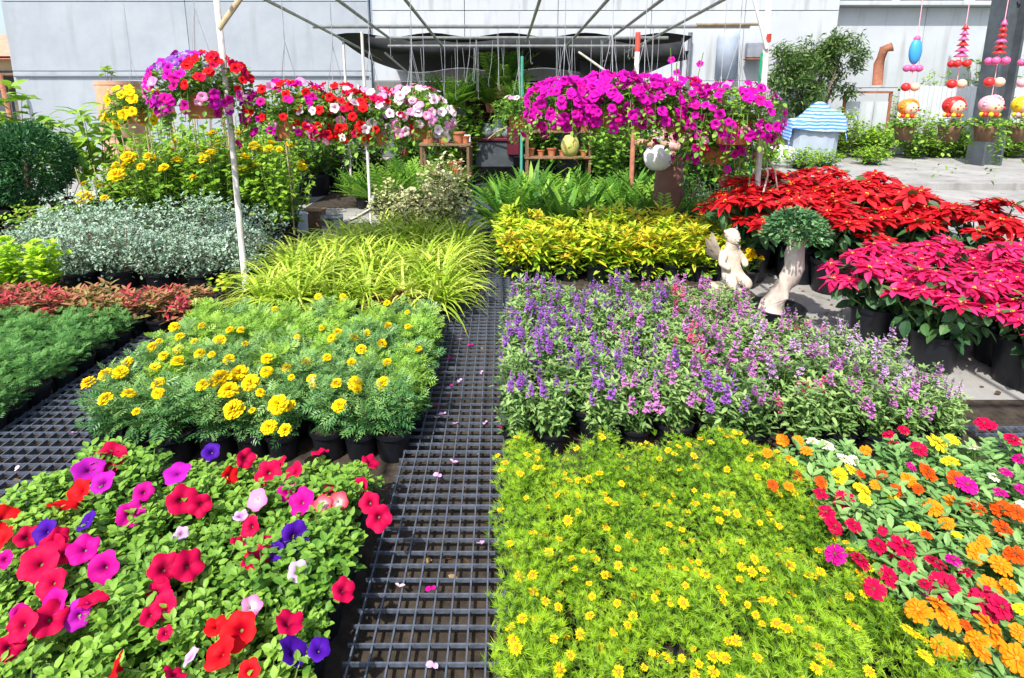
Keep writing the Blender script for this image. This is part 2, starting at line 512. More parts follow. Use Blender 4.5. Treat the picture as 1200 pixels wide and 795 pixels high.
def clump(n_stem, n_per, Rr, H, z0, T, size, tilt=(0, 1.2), lp=(-.2, .7), start=.3, tip=4, jit=.012, vbias=.35, stem=None, stem_r=.0022, asp=None, seed=None, bend=.35, dens=1.0):
    """Stems that fan out from the pot and carry leaves; returns (MB, stem tips)."""
    g = np.random.default_rng(seed if seed is not None else rng.integers(1 << 30))
    mb = MB()
    tips = []
    loc, az, pit, rol, sz, vv = [], [], [], [], [], []
    for i in range(n_stem):
        a = i * 2.39996 + g.uniform(-.3, .3)
        k = math.sqrt((i + .5) / n_stem)
        t = tilt[0] + (tilt[1] - tilt[0]) * k
        end = np.array([math.cos(a) * Rr * math.sin(t) / max(math.sin(tilt[1]), .2) if tilt[1] > .05 else 0, 0, 0])
        rad = Rr * k * g.uniform(.85, 1.12)
        top = H * (1 - .45 * k ** 3) * g.uniform(.82, 1.1)
        p0 = np.array([math.cos(a) * rad * .15, math.sin(a) * rad * .15, z0])
        p2 = np.array([math.cos(a) * rad, math.sin(a) * rad, z0 + top])
        p1 = p0 + (p2 - p0) * .5 + np.array([math.cos(a), math.sin(a), 0]) * rad * bend * .5 + np.array([0, 0, .12 * top])
        if stem is not None:
            mb.tube([p0, p1, p2], [stem_r * 1.3, stem_r, stem_r * .7], 3, m=1, cap=False)
        m_ = n_per
        ts = start + (1 - start) * (np.arange(m_) + g.uniform(0, 1, m_)) / m_
        for j, tt in enumerate(ts):
            q = (1 - tt) ** 2 * p0 + 2 * tt * (1 - tt) * p1 + tt * tt * p2
            loc.append(q + g.normal(0, jit, 3) * (1, 1, .6))
            az.append(a + j * 2.4 + g.uniform(-.5, .5))
            pit.append(g.uniform(*lp))
            rol.append(g.normal(0, .35))
            sz.append(size * g.uniform(.65, 1.15) * (1 - .25 * tt))
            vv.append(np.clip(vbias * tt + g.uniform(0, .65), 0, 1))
        for j in range(tip):
            loc.append(p2 + g.normal(0, jit * .3, 3))
            az.append(a + j * 2 * PI / max(tip, 1) + g.uniform(-.3, .3))
            pit.append(g.uniform(.25, 1.0))
            rol.append(g.normal(0, .3))
            sz.append(size * g.uniform(.5, .8))
            vv.append(np.clip(vbias + .25 + g.uniform(0, .45), 0, 1))
        tips.append((p2, a, k))
    sz = np.array(sz)
    S = np.stack([sz * (asp or 1), sz, sz], 1)
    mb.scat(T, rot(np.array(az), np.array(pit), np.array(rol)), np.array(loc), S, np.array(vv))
    return mb, tips


def blades(n, T, Ls, z0, spread=.02, pit=(.4, 1.45), seed=None, v=(0, 1)):
    g = np.random.default_rng(seed if seed is not None else rng.integers(1 << 30))
    az = g.uniform(0, 2 * PI, n)
    p = g.uniform(pit[0], pit[1], n)
    rr = spread * np.sqrt(g.uniform(0, 1, n))
    loc = np.stack([rr * np.cos(az), rr * np.sin(az), np.full(n, z0)], 1)
    sz = g.uniform(Ls[0], Ls[1], n)
    mb = MB()
    mb.scat(T, rot(az, p, g.normal(0, .25, n)), loc, sz, g.uniform(v[0], v[1], n))
    return mb


# ------------------------------------------------------------------ scene objects
def tag(o, label=None, cat=None, group=None, kind=None):
    if label:
        o['label'] = label
    if cat:
        o['category'] = cat
    if group:
        o['group'] = group
    if kind:
        o['kind'] = kind
    return o


def obj(name, me, parent=None, loc=(0, 0, 0), rot_=(0, 0, 0), sc=(1, 1, 1)):
    o = bpy.data.objects.new(name, me)
    COL.objects.link(o)
    o.location = loc
    o.rotation_euler = rot_
    o.scale = (sc,) * 3 if np.isscalar(sc) else sc
    if parent is not None:
        o.parent = parent
    return o


def thing(name, label, cat, loc=(0, 0, 0), rz=0, group=None, sc=1):
    return tag(obj(name, None, None, loc, (0, 0, rz), sc), label, cat, group)


def face_rot(n, spin=0):
    """Euler that turns a flower's +Z onto n."""
    q = Vector(n).normalized().to_track_quat('Z', 'Y')
    return (q.to_matrix() @ Matrix.Rotation(spin, 3, 'Z')).to_euler()


# ------------------------------------------------------------------ flowers
def petunia_mesh(col, seed, r=1.0):
    g = np.random.default_rng(seed)
    mb = MB()
    seg = 25
    rings = [(.06, -.55, 0), (.16, -.22, .15), (.5, -.02, .45), (.82, .05, .8), (1.0, .0, 1.0)]
    V, F, rr = [], [], []
    ph = g.uniform(0, 6)
    for i, (rad, z, q) in enumerate(rings):
        for j in range(seg):
            t = 2 * PI * j / seg
            lob = abs(math.cos(2.5 * t))
            f = 1 - (.26 * (1 - lob) ** 2 + .06 * math.sin(t + ph)) * (q ** 2)
            wv = (.09 * math.sin(5 * t + ph) + .10 * math.sin(2 * t + 2.3 * ph)) * q * q + g.normal(0, .04) * q
            V.append((rad * f * math.cos(t), rad * f * math.sin(t), z + wv - .10 * q * (1 - lob)))
            rr.append(q * (1 - .25 * (1 - lob)))
    for i in range(len(rings) - 1):
        for j in range(seg):
            k = (j + 1) % seg
            F.append((i * seg + j, i * seg + k, (i + 1) * seg + k, (i + 1) * seg + j))
    mb.add(V, F, .5, rr)
    mb.tube([(0, 0, -.45), (.05, .03, -1.0), (.0, .12, -1.7)], [.1, .05, .04], 5, m=1)
    return mb.mesh('petunia_bloom', [PC[col], MT['stem_green']], True)


def layered_mesh(name, col, rings, tmpl, disc=None, seed=0):
    """Rings of petals: rings = [(count, radius, pitch, length, z)]"""
    g = np.random.default_rng(seed)
    mb = MB()
    for (n, rad, p, ln, z) in rings:
        az = np.arange(n) * 2 * PI / n + g.uniform(0, 6) + g.normal(0, .08, n)
        loc = np.stack([rad * np.cos(az), rad * np.sin(az), np.full(n, z) + g.normal(0, .02, n)], 1)
        mb.scat(tmpl, rot(az, p + g.normal(0, .12, n), g.normal(0, .2, n)), loc, ln * g.uniform(.85, 1.1, n), .5)
    if disc:
        mb.ball((0, 0, disc[1]), disc[0], 9, 4, m=1, sc=(1, 1, .6))
    if name != 'daisy_bloom':
        mb.lathe([(.03, -.5), (.16, -.36), (.2, -.1)], 7, m=2)
        mb.tube([(0, 0, -.4), (.06, .03, -1.3), (0, .1, -2.2)], .045, 4, m=2, cap=False)
    return mb.mesh(name, [PC[col], MT[disc[2]] if disc else PC[col], MT['stem_green']], False)


T_PET = T_leaf(.55, .1, .2, (.75, 1.0, .95), (.35, .7, .95))
T_PETN = T_leaf(.42, .1, .2, (.7, 1.0, .95), (.35, .7, .95))
PET = {c: [petunia_mesh(c, 10 * i + k) for k in range(3)] for i, c in enumerate(('red', 'crimson', 'magenta', 'fuchsia', 'violetmag', 'violet', 'lilac', 'pink', 'white', 'redwhite', 'yellow', 'salmon', 'bluish'))}
pom_r = [(13, .30, .0, .72, -.12), (13, .25, .25, .70, .02), (11, .2, .5, .62, .12), (9, .14, .8, .5, .22), (7, .06, 1.1, .42, .28)]
MAR = [layered_mesh('marigold_bloom', 'yellow', pom_r, T_PET, None, s) for s in range(3)]
ZIN = {c: [layered_mesh('zinnia_bloom', c, [(13, .14, .05, .86, 0), (11, .12, .28, .68, .06), (8, .08, .55, .48, .12)], T_PETN, (.17, .16, 'disc_dark' if c in ('crimson', 'magenta', 'deep') else 'disc'), s) for s in range(2)] for c in ('orange', 'deep', 'crimson', 'magenta', 'lemon', 'cream')}
DAI = [layered_mesh('daisy_bloom', 'daisy', [(11, .22, .08, .74, 0)], T_small(.5, .6, .1), (.3, .06, 'disc'), s) for s in range(2)]


def spike_mesh(col, seed, n=20):
    g = np.random.default_rng(seed)
    mb = MB()
    mb.tube([(0, 0, -.5), (0, 0, .6), (.03, 0, 1)], [.022, .02, .008], 3, m=1, cap=False)
    z = np.sort(g.uniform(0, .8, n))
    az = g.uniform(0, 2 * PI, n)
    sz = .21 * (1 - .6 * z)
    for da in (-.55, .0, .55):
        mb.scat(T_small(.75, .6, .2), rot(az + da, g.uniform(-.3, .45, n), g.normal(0, .4, n)), np.stack([.03 * np.cos(az), .03 * np.sin(az), z], 1), sz, .5)
    m2 = 9
    z = g.uniform(.65, 1, m2)
    az = g.uniform(0, 6.28, m2)
    mb.scat(T_small(.6), rot(az, .8, 0.), np.stack([0 * z, 0 * z, z], 1), .1, .5, m=1)
    return mb.mesh('flower_spike', [PC[col], MT['angelonia_leaf']], False)


SPK = {c: [spike_mesh(c, 30 + k + 5 * i) for k in range(3)] for i, c in enumerate(('purple', 'orchid', 'lilac', 'rose'))}


# ------------------------------------------------------------------ pots
def pot_mesh(r, h, mat='pot', taper=.78, lip=.006, sq=None, seg=18):
    mb = MB()
    mb.lathe([(0, .002), (r * taper, 0), (r * taper * 1.02, h * .05), (r * .97, h * .86), (r + lip, h * .87), (r + lip, h), (r - .004, h), (r * .9, h * .8)], seg, sq=sq)
    return smooth_by_angle(mb.mesh('pot', [MT[mat]]), 35)


def soil_mesh(r, z):
    g = np.random.default_rng(3)
    mb = MB()
    n = 14
    V = [(0, 0, z + .008)] + [(r * math.cos(2 * PI * j / n), r * math.sin(2 * PI * j / n), z + g.normal(0, .002)) for j in range(n)]
    mb.add(V, [(0, 1 + j, 1 + (j + 1) % n, -1) for j in range(n)])
    return mb.mesh('soil', [MT['soil']])


POTS = {}


def pot_for(r, h, mat='pot'):
    k = (round(r, 3), round(h, 3), mat)
    if k not in POTS:
        POTS[k] = (pot_mesh(r, h, mat), soil_mesh(r * .92, h * .83))
    return POTS[k]


def plant(name, label, cat, group, x, y, pot, fol, rz=None, sc=1.0, z=0.0, folname='foliage', potname='pot'):
    t = thing(name, label, cat, (x, y, z), rng.uniform(0, 2 * PI) if rz is None else rz, group, sc)
    if pot:
        a, b = pot_for(*pot)
        obj('soil', b, obj(potname, a, t))
    f = obj(folname, fol, t)
    f['kind'] = 'stuff'
    return t


def put_flower(t, name, me, wp, n, size, spin=None):
    """A bloom at world point wp as a child of plant t."""
    rz = t.rotation_euler[2]
    s = t.scale[0]
    d = Vector(wp) - t.location
    d.rotate(Euler((0, 0, -rz)))
    nn = Vector(n)
    nn.rotate(Euler((0, 0, -rz)))
    return obj(name, me, t, d / s, face_rot(nn, rng.uniform(0, 6.28) if spin is None else spin), size / s)


ORD = ['front', 'second', 'third', 'fourth', 'fifth', 'sixth', 'seventh', 'eighth', 'ninth', 'tenth', 'eleventh', 'twelfth', 'thirteenth', 'fourteenth']


def row_words(i, n):
    return 'the front row' if i == 0 else ('the back row' if i == n - 1 else 'the %s row from the front' % ORD[i])


def col_words(j, n, what='path'):
    return ('beside the %s' % what) if j == 0 else ('on the outer edge' if j == n - 1 else '%s from the %s' % (ORD[j], what))


def grid(xs, ys, jx=.012):
    for i, y in enumerate(ys):
        for j, x in enumerate(xs):
            zc = y * math.cos(PITCH) + 1.25 * math.sin(PITCH)
            if -.903 * zc - .13 < x < .943 * zc + .13:      # only plants that reach into the picture
                yield i, j, x + rng.normal(0, jx), y + rng.normal(0, jx)


def nearest(pl, p):
    return min(pl, key=lambda t: (t.location.x - p[0]) ** 2 + (t.location.y - p[1]) ** 2)


def word_list(c):
    c = list(dict.fromkeys(c))
    return c[0] if len(c) == 1 else ' and '.join(c[:2])


# ------------------------------------------------------------------ the ground, soil and grating
def sheet(name, x0, x1, y0, y1, z, mat, label, nx=1, ny=1, th=None):
    mb = MB()
    if th is None:
        mb.add([(x0, y0, z), (x1, y0, z), (x1, y1, z), (x0, y1, z)], [(0, 1, 2, 3)])
    else:
        mb.box(((x0 + x1) / 2, (y0 + y1) / 2, z - th / 2), (x1 - x0, y1 - y0, th), bev=.004)
    return tag(obj(name, mb.mesh(name, [MT[mat]])), label, None, None, 'structure')


sheet('ground', -150, 150, -60, 250, -.008, 'ground', 'stained grey concrete ground reaching to the walls')
sheet('soil', -5.6, 1.93, -1.5, 6.35, -.004, 'soil_bed_and_shade', 'damp brown soil under the plant beds')
sheet('painted_shade_floor', -2.6, 3.2, 7.2, 13.0, -.004, 'soil_bed_and_shade', 'floor with painted shade beneath the black shade net')  # dark sheet added as painted shade on the floor below the net
sheet('soil', 1.94, 6.5, -1.5, 2.52, -.004, 'soil_bed_and_shade', 'brown soil strip beside the zinnia bed')
CELL = .051


def bar_mesh(nm, ln, along):
    mb = MB()
    mb.box((0, 0, 0), (.0048, ln, .016) if along == 'y' else (ln, .0046, .012))
    return mb.mesh(nm, [MT['grate']])


def grating(x0, nx, y0, ny, label, long_me, cross_me):
    t = tag(obj('path_grating', None, None, (x0, y0, 0)), label, None, 'mesh grating panels of the walkways', 'structure')
    for i in range(nx + 1):
        obj('bar', long_me, t, (i * CELL + rng.normal(0, .0006), ny * CELL / 2, .036), (0, 0, rng.normal(0, .0012)))
    for j in range(ny + 1):
        obj('bar', cross_me, t, (nx * CELL / 2, j * CELL + rng.normal(0, .0008), .0385 + .001 * (j % 2)), (0, 0, rng.normal(0, .0025)))


NXP, NYP = 9, 20
lb, cb = bar_mesh('bar', NYP * CELL + .006, 'y'), bar_mesh('bar', NXP * CELL + .03, 'x')
PN = ['beside the petunia bed', 'beside the marigold bed', 'beside the angelonia bed', 'beside the grassy spider plants', 'beside the golden croton bed', 'between the fern bed and cream shrubs', 'by the far end of the fern bed', 'at the dark far end']
for k in range(8):
    grating(-.397, NXP, .72 + k * (NYP * CELL + .004), NYP, 'black plastic mesh panel of the central path, ' + PN[k], lb, cb)
lb2, cb2 = bar_mesh('bar', 22 * CELL + .006, 'y'), bar_mesh('bar', 13 * CELL + .03, 'x')
grating(-2.2, 13, .95, 22, 'black mesh panel in the side aisle beside the petunias', lb2, cb2)
grating(-2.2, 13, .95 + 22 * CELL + .005, 22, 'black mesh panel in the side aisle between seedlings and marigolds', lb2, cb2)
lb3, cb3 = bar_mesh('bar', 20 * CELL + .006, 'y'), bar_mesh('bar', 5 * CELL + .03, 'x')
grating(2.08, 5, 1.2, 20, 'narrow black mesh panel along the outer edge of the zinnias', lb3, cb3)

# fallen petals on the path
pm = {}
for c in ('magenta', 'lilac', 'white'):
    mb = MB()
    mb.scat(T_leaf(.75, .25, .1, (.8, 1, .8)), rot(np.array([0., 2.0]), np.array([.1, .3]), np.array([.2, -.3])), np.array([(0, 0, 0), (.1, 0, .05)]), np.array([1., .8]), .5)
    pm[c] = mb.mesh('petal', [PC[c]])
PD = [(545, 388, 'magenta'), (539, 398, 'lilac'), (528, 421, 'magenta'), (563, 436, 'lilac'), (538, 445, 'lilac'), (530, 452, 'magenta'), (512, 476, 'magenta'), (520, 484, 'lilac'), (511, 490, 'white'), (533, 497, 'lilac'), (568, 495, 'lilac'), (496, 452, 'white'), (586, 502, 'magenta'), (530, 542, 'lilac'), (515, 556, 'lilac'), (564, 638, 'lilac'), (506, 688, 'magenta'), (467, 688, 'white'), (509, 778, 'lilac'), (84, 508, 'lilac'), (22, 549, 'white'), (548, 340, 'lilac'), (556, 322, 'lilac'), (552, 404, 'magenta')]
for px, py, c in PD:
    p = at(px, py, .05)
    tag(obj('fallen_petal', pm[c], None, (p.x, p.y, .049), (rng.uniform(-.3, .3), rng.uniform(-.2, .2), rng.uniform(0, 6)), rng.uniform(.016, .026)),
        '%s petal fallen on the mesh %s' % ({'magenta': 'magenta', 'lilac': 'pale lilac', 'white': 'white'}[c], 'of the side aisle' if px < 300 else ('path beside the petunias' if py > 520 else ('path beside the marigold pots' if py > 440 else 'path where the spider plants begin'))), 'petal', 'fallen petals on the mesh path')

# dry leaves and soil crumbs on the bare concrete and under the grating
g = np.random.default_rng(55)
mb = MB()
n = 420
X = np.concatenate([g.uniform(1.95, 3.6, n // 2), g.uniform(-.5, .1, n // 4), g.uniform(-2.3, -1.6, n // 4)])
Yy = np.concatenate([g.uniform(2.55, 4.6, n // 2), g.uniform(.9, 4.5, n // 4), g.uniform(.9, 3.2, n // 4)])
mb.scat(T_leaf(.5, .2, .5), rot(g.uniform(0, 6.28, n), g.normal(0, .2, n), g.normal(0, .4, n)), np.stack([X, Yy, np.full(n, .005)], 1), g.uniform(.012, .04, n), g.uniform(0, 1, n))
MT['dry_leaf'] = leaf_mat('dry_leaf', L((.04, .025, .015), (.14, .085, .04), (.26, .17, .07)), trans=0)
tag(obj('leaf_litter', mb.mesh('leaf_litter', [MT['dry_leaf']])), 'dry leaves and crumbs scattered on the concrete and soil', None, None, 'stuff')

# ------------------------------------------------------------------ petunia bed
PETF = []
for k in range(5):
    mb, tips = clump(20, 11, .088, .135, .085, T_OV, .035, (0, 1.2), (-.3, .65), .15, 5, .013, seed=100 + k, stem=1)
    PETF.append(mb.mesh('petunia_foliage', [MT['petunia_leaf'], MT['stem_green']]))
c5 = lambda x, y: (x / 2.79, 510 + y / 2.79)
c6 = lambda x, y: (250 + x / 2.79, 510 + y / 2.79)
PFL = [(c5(x, y), c, s) for x, y, c, s in [
    (355, 75, 'crimson', 38), (290, 110, 'violetmag', 36), (332, 158, 'violetmag', 30), (258, 186, 'red', 34), (205, 226, 'red', 34), (580, 120, 'violetmag', 32), (470, 185, 'magenta', 24), (592, 210, 'crimson', 36), (656, 230, 'crimson', 28), (425, 255, 'magenta', 32), (278, 283, 'violet', 26), (145, 318, 'violet', 30), (190, 332, 'crimson', 24), (88, 330, 'crimson', 28), (590, 322, 'lilac', 18), (275, 370, 'magenta', 36), (336, 437, 'magenta', 38), (125, 418, 'crimson', 46), (165, 375, 'crimson', 34), (537, 435, 'crimson', 36), (620, 425, 'crimson', 38), (166, 484, 'crimson', 36), (175, 550, 'magenta', 34), (165, 600, 'crimson', 40), (250, 592, 'violetmag', 34), (300, 538, 'crimson', 36), (65, 625, 'crimson', 38), (515, 502, 'crimson', 28), (532, 560, 'crimson', 34), (492, 588, 'crimson', 24), (540, 645, 'crimson', 18), (8, 275, 'red', 34), (4, 340, 'red', 28), (375, 765, 'red', 40), (570, 778, 'crimson', 30), (620, 725, 'lilac', 22), (28, 690, 'crimson', 34), (690, 55, 'violet', 22), (10, 410, 'magenta', 22), (60, 580, 'magenta', 20), (210, 390, 'crimson', 24)]]
PFL += [(c6(x, y), c, s) for x, y, c, s in [
    (180, 122, 'crimson', 32), (262, 118, 'crimson', 26), (208, 92, 'crimson', 24), (350, 55, 'crimson', 22), (515, 88, 'crimson', 24), (480, 165, 'crimson', 20), (512, 220, 'crimson', 26), (540, 270, 'crimson', 32), (285, 218, 'magenta', 34), (240, 183, 'magenta', 24), (140, 210, 'pink', 26), (408, 220, 'redwhite', 24), (358, 226, 'redwhite', 24), (265, 330, 'violet', 36), (205, 378, 'violet', 24), (120, 300, 'crimson', 26), (82, 350, 'crimson', 22), (135, 402, 'crimson', 34), (176, 350, 'crimson', 18), (275, 445, 'lilac', 26), (425, 505, 'crimson', 30), (247, 610, 'crimson', 36), (262, 705, 'violet', 40), (345, 700, 'violet', 28), (85, 635, 'red', 44), (20, 712, 'red', 40), (125, 558, 'pink', 26), (115, 775, 'red', 28), (55, 130, 'red', 22), (105, 78, 'crimson', 24), (88, 262, 'lilac', 18), (378, 178, 'crimson', 14), (10, 620, 'red', 28)]]
pxs = [-.515 - .148 * j for j in range(8)]
pys = [.865 + .145 * i for i in range(7)]
pets = []
for i, j, x, y in grid(pxs, pys):
    if x < -1.45 and y < .9:
        pass
    t = plant('petunia_plant', None, 'potted petunia', 'petunias in the front bed', x, y, (.068, .105), PETF[(i * 3 + j * 2) % 5], sc=rng.uniform(.84, 1.24))
    t['_ij'] = (i, j)
    t['_c'] = []
    pets.append(t)
cname = {'red': 'red', 'crimson': 'crimson', 'magenta': 'magenta', 'fuchsia': 'fuchsia', 'violetmag': 'rose violet', 'violet': 'dark violet', 'lilac': 'pale lilac', 'pink': 'pink', 'white': 'white', 'redwhite': 'red and white'}
FL = {t.name: [] for t in pets}
for (px, py), c, s in PFL:
    z = .245 + rng.uniform(-.012, .02)
    p = at(px, py, z)
    t = nearest(pets, p)
    dist = (p - Vector((0, 0, CAMH))).length
    size = s / 2 * (p.y * math.cos(PITCH) + (CAMH - p.z) * math.sin(PITCH)) / 650 * .96
    n = Vector((rng.normal(0, .5) - p.x * .15, -.5 + rng.normal(0, .42), .85))
    put_flower(t, 'bloom', PET[c][rng.integers(3)], p, n, size)
    FL[t.name].append(cname[c])
for t in pets:
    i, j = t['_ij']
    fl = FL[t.name]
    what = 'potted petunia without open blooms' if not fl else 'potted petunia with %s %s' % (word_list(fl) if len(' '.join(fl).split()) < 4 else fl[0], 'blooms' if len(fl) > 1 else 'bloom')
    t['label'] = ('%s, %s, %s' % (what, row_words(i, len(pys)).replace('the ', ''), col_words(j, 8)))
    del t['_ij'], t['_c']

# ------------------------------------------------------------------ marigold bed
MARF, MARY = [], []
for k in range(5):
    mb, tips = clump(13, 9, .088, .20, .10, T_PIN, .078, (0, 1.1), (-.3, .55), .15, 4, .012, seed=200 + k, stem=1)
    MARF.append(mb.mesh('marigold_foliage', [MT['marigold_leaf'], MT['stem_green']]))
    MARY.append(mb.mesh('marigold_foliage', [MT['marigold_young'], MT['stem_green']]))
c4 = lambda x, y: (x / 3.973, 340 + y / 3.973)
c2 = lambda x, y: (250 + x / 3.613, 330 + y / 3.613)
MFL = [(c4(*q[:2]), q[2]) for q in [(1025, 412, 27), (1065, 465, 24), (1085, 555, 25), (1112, 385, 22), (1165, 430, 22), (945, 440, 17), (410, 430, 18), (490, 390, 16), (560, 380, 18), (590, 340, 16), (710, 265, 15), (720, 360, 14), (825, 330, 16), (740, 240, 10), (810, 170, 12), (835, 215, 11), (830, 275, 13), (930, 295, 14), (1020, 235, 13), (1065, 320, 14), (735, 435, 16), (600, 480, 16), (490, 505, 18), (735, 480, 14), (635, 565, 10), (940, 165, 10), (1070, 185, 10), (1120, 185, 10), (760, 305, 12), (905, 240, 9), (985, 300, 9), (1140, 250, 9)]]
MFL += [(c2(*q[:2]), q[2]) for q in [(275, 520, 23), (320, 525, 16), (235, 615, 19), (303, 627, 16), (535, 525, 18), (600, 428, 17), (520, 430, 14), (715, 430, 17), (225, 380, 15), (110, 385, 20), (25, 250, 15), (225, 325, 14), (395, 340, 13), (310, 365, 12), (480, 320, 11), (525, 215, 12), (500, 240, 11), (595, 237, 12), (625, 285, 13), (715, 260, 12), (740, 185, 9), (825, 190, 9), (735, 340, 11), (585, 340, 11), (415, 410, 12), (200, 470, 12), (445, 65, 10), (550, 65, 9), (735, 90, 9), (650, 215, 9), (870, 285, 9), (820, 270, 8), (330, 405, 9), (460, 195, 8), (115, 203, 8), (70, 203, 8), (260, 115, 8), (355, 235, 8), (820, 130, 7), (610, 455, 12), (420, 440, 9), (165, 545, 9)]]
mxs = [-.43 - .153 * j for j in range(9)]
mys = [2.09 + .15 * i for i in range(7)]
mars = []
FLM = {}
for i, j, x, y in grid(mxs, mys):
    ylw = (i >= 4 and rng.uniform() < .75) or rng.uniform() < .2
    t = plant('marigold_plant', None, 'potted marigold', 'marigolds in the bed behind the petunias', x, y, (.072, .12), (MARY if ylw else MARF)[(i * 2 + j * 3) % 5], sc=rng.uniform(.94, 1.1))
    mars.append((t, i, j))
    FLM[t.name] = []
for (px, py), s in MFL:
    z = .315 + rng.uniform(-.01, .015) - (.05 if py > 475 else 0)
    p = at(px, py, z)
    t = nearest([q[0] for q in mars], p)
    size = s / 2 * (p.y * math.cos(PITCH) + (CAMH - p.z) * math.sin(PITCH)) / 650
    put_flower(t, 'bloom', MAR[rng.integers(3)], p, (rng.normal(0, .25), -.35 + rng.normal(0, .2), .9), size)
    FLM[t.name].append(1)
NW = ['no', 'one', 'two', 'three', 'four', 'five', 'six', 'seven', 'eight', 'nine']
for t, i, j in mars:
    n = len(FLM[t.name])
    t['label'] = 'potted marigold with %s, %s, %s' % ('only leaves' if n == 0 else '%s yellow %s' % (NW[min(n, 9)], 'bloom' if n == 1 else 'blooms'), row_words(i, 7).replace('the ', ''), col_words(j, 9))

# ------------------------------------------------------------------ dark green seedlings in the bed across the side aisle
SEEF = []
for k in range(4):
    mb, _ = clump(13, 8, .085, .15, .085, T_PIN, .06, (0, 1.1), (-.2, .6), .2, 4, .012, seed=260 + k)
    SEEF.append(mb.mesh('seedling_foliage', [MT['seedling_leaf'], MT['stem_green']]))
for i, j, x, y in grid([-2.27 - .15 * q for q in range(9)], [2.02 + .15 * q for q in range(8)]):
    plant('marigold_seedling', 'dark green marigold seedling in %s, %s' % (row_words(i, 8), col_words(j, 9, 'side aisle')), 'potted seedling', 'seedlings beyond the side aisle', x, y, (.066, .105), SEEF[(i + 2 * j) % 4], sc=rng.uniform(.92, 1.08))

# ------------------------------------------------------------------ bronze row behind the seedlings
BRZ = []
for k in range(4):
    mb, _ = clump(9, 7, .085, .15, .09, T_LAN, .085, (0, 1.0), (.0, .9), .3, 5, .01, seed=300 + k, stem=1)
    BRZ.append(mb.mesh('bronze_foliage', [MT['bronze_leaf'], MT['stem_brown']]))
for i, j, x, y in grid([-1.98 - .16 * q for q in range(10)], [3.27, 3.43]):
    plant('bronze_shrub', 'small shrub with red and bronze leaves, %s row, %s' % ('front' if i == 0 else 'back', 'at the end by the aisle' if j == 0 else ('at the outer end' if j == 9 else ORD[j] + ' from the aisle end')), 'potted shrub', 'bronze leaved shrubs behind the seedlings', x, y, (.068, .1), BRZ[(i + 3 * j) % 4], sc=rng.uniform(.9, 1.12))
LIM = []
for k in range(2):
    mb, _ = clump(20, 13, .10, .29, .1, T_OV, .055, (0, 1.0), (.2, 1.0), .05, 5, .015, seed=330 + k)
    LIM.append(mb.mesh('lime_foliage', [MT['lime_leaf'], MT['stem_green']]))
for (x, y, s), lb_ in zip([(-3.22, 3.74, 1.25), (-3.50, 3.78, 1.2), (-3.78, 3.72, 1.1), (-3.66, 3.62, .9)], ['upright lime green shrub with rounded top by the silver bushes', 'lime green shrub beside the tallest lime shrub', 'lime green shrub past the end of the bronze row', 'small lime green shrub squeezed between two larger lime ones']):
    plant('lime_shrub', lb_, 'potted shrub', 'lime green shrubs', x, y, (.075, .1), LIM[rng.integers(2)], sc=s)
mb, _ = clump(8, 7, .12, .16, .09, T_OVW, .05, (0, 1.1), (0, .7), .3, 4, .012, seed=341, stem=1)
me_ = mb.mesh('foliage', [MT['croton_leaf'], MT['stem_brown']])
p = at(262, 358, .05)
plant('bronze_green_plant', 'thin bronze green plant standing by the foot of the pale pole', 'potted plant', None, p.x, p.y + .05, (.07, .1), me_)
# black trays
mb = MB()
mb.box((0, 0, .012), (.46, .26, .012), bev=.003)
for (cx, cy, sx, sy) in ((0, -.13, .46, .012), (0, .13, .46, .012), (-.228, 0, .012, .248), (.228, 0, .012, .248)):
    mb.box((cx, cy, .045), (sx, sy, .07))
tr = mb.mesh('tray', [MT['pot']])
for px, py, rz, lb_ in ((215, 372, .1, 'empty black nursery tray at the corner of the seedling bed'), (245, 350, .5, 'empty black nursery tray beside the bronze shrubs'), (280, 362, .2, 'empty black nursery tray behind the marigolds')):
    p = at(px, py, .04)
    tag(obj('nursery_tray', tr, None, (p.x, p.y + .05, 0), (0, 0, rz)), lb_, 'tray')

# ------------------------------------------------------------------ silver bushes
SIL = []
for k in range(4):
    mb, _ = clump(42, 22, .25, .36, .06, T_leaf(.5, .15, .1, (.8, 1, .6)), .034, (0, 1.2), (.1, 1.0), .05, 6, .026, seed=360 + k, stem=1)
    SIL.append(mb.mesh('silver_foliage', [MT['silver_leaf'], MT['stem_brown']]))
k = 0
for i, j, x, y in grid([-2.05 - .30 * q for q in range(7)], [4.12, 4.46, 4.82], .035):
    plant('silver_bush', 'silver grey leafy bush in %s, %s' % (['the front row', 'the middle row', 'the back row'][i], 'by the pale pole' if j == 0 else ('at the outer end' if j == 6 else ORD[j] + ' from the pole')), 'potted bush', 'silver grey bushes behind the bronze row', x - .1 * i, y, (.11, .13), SIL[k % 4], sc=rng.uniform(.84, 1.2) * (1 + .08 * i))
    k += 1

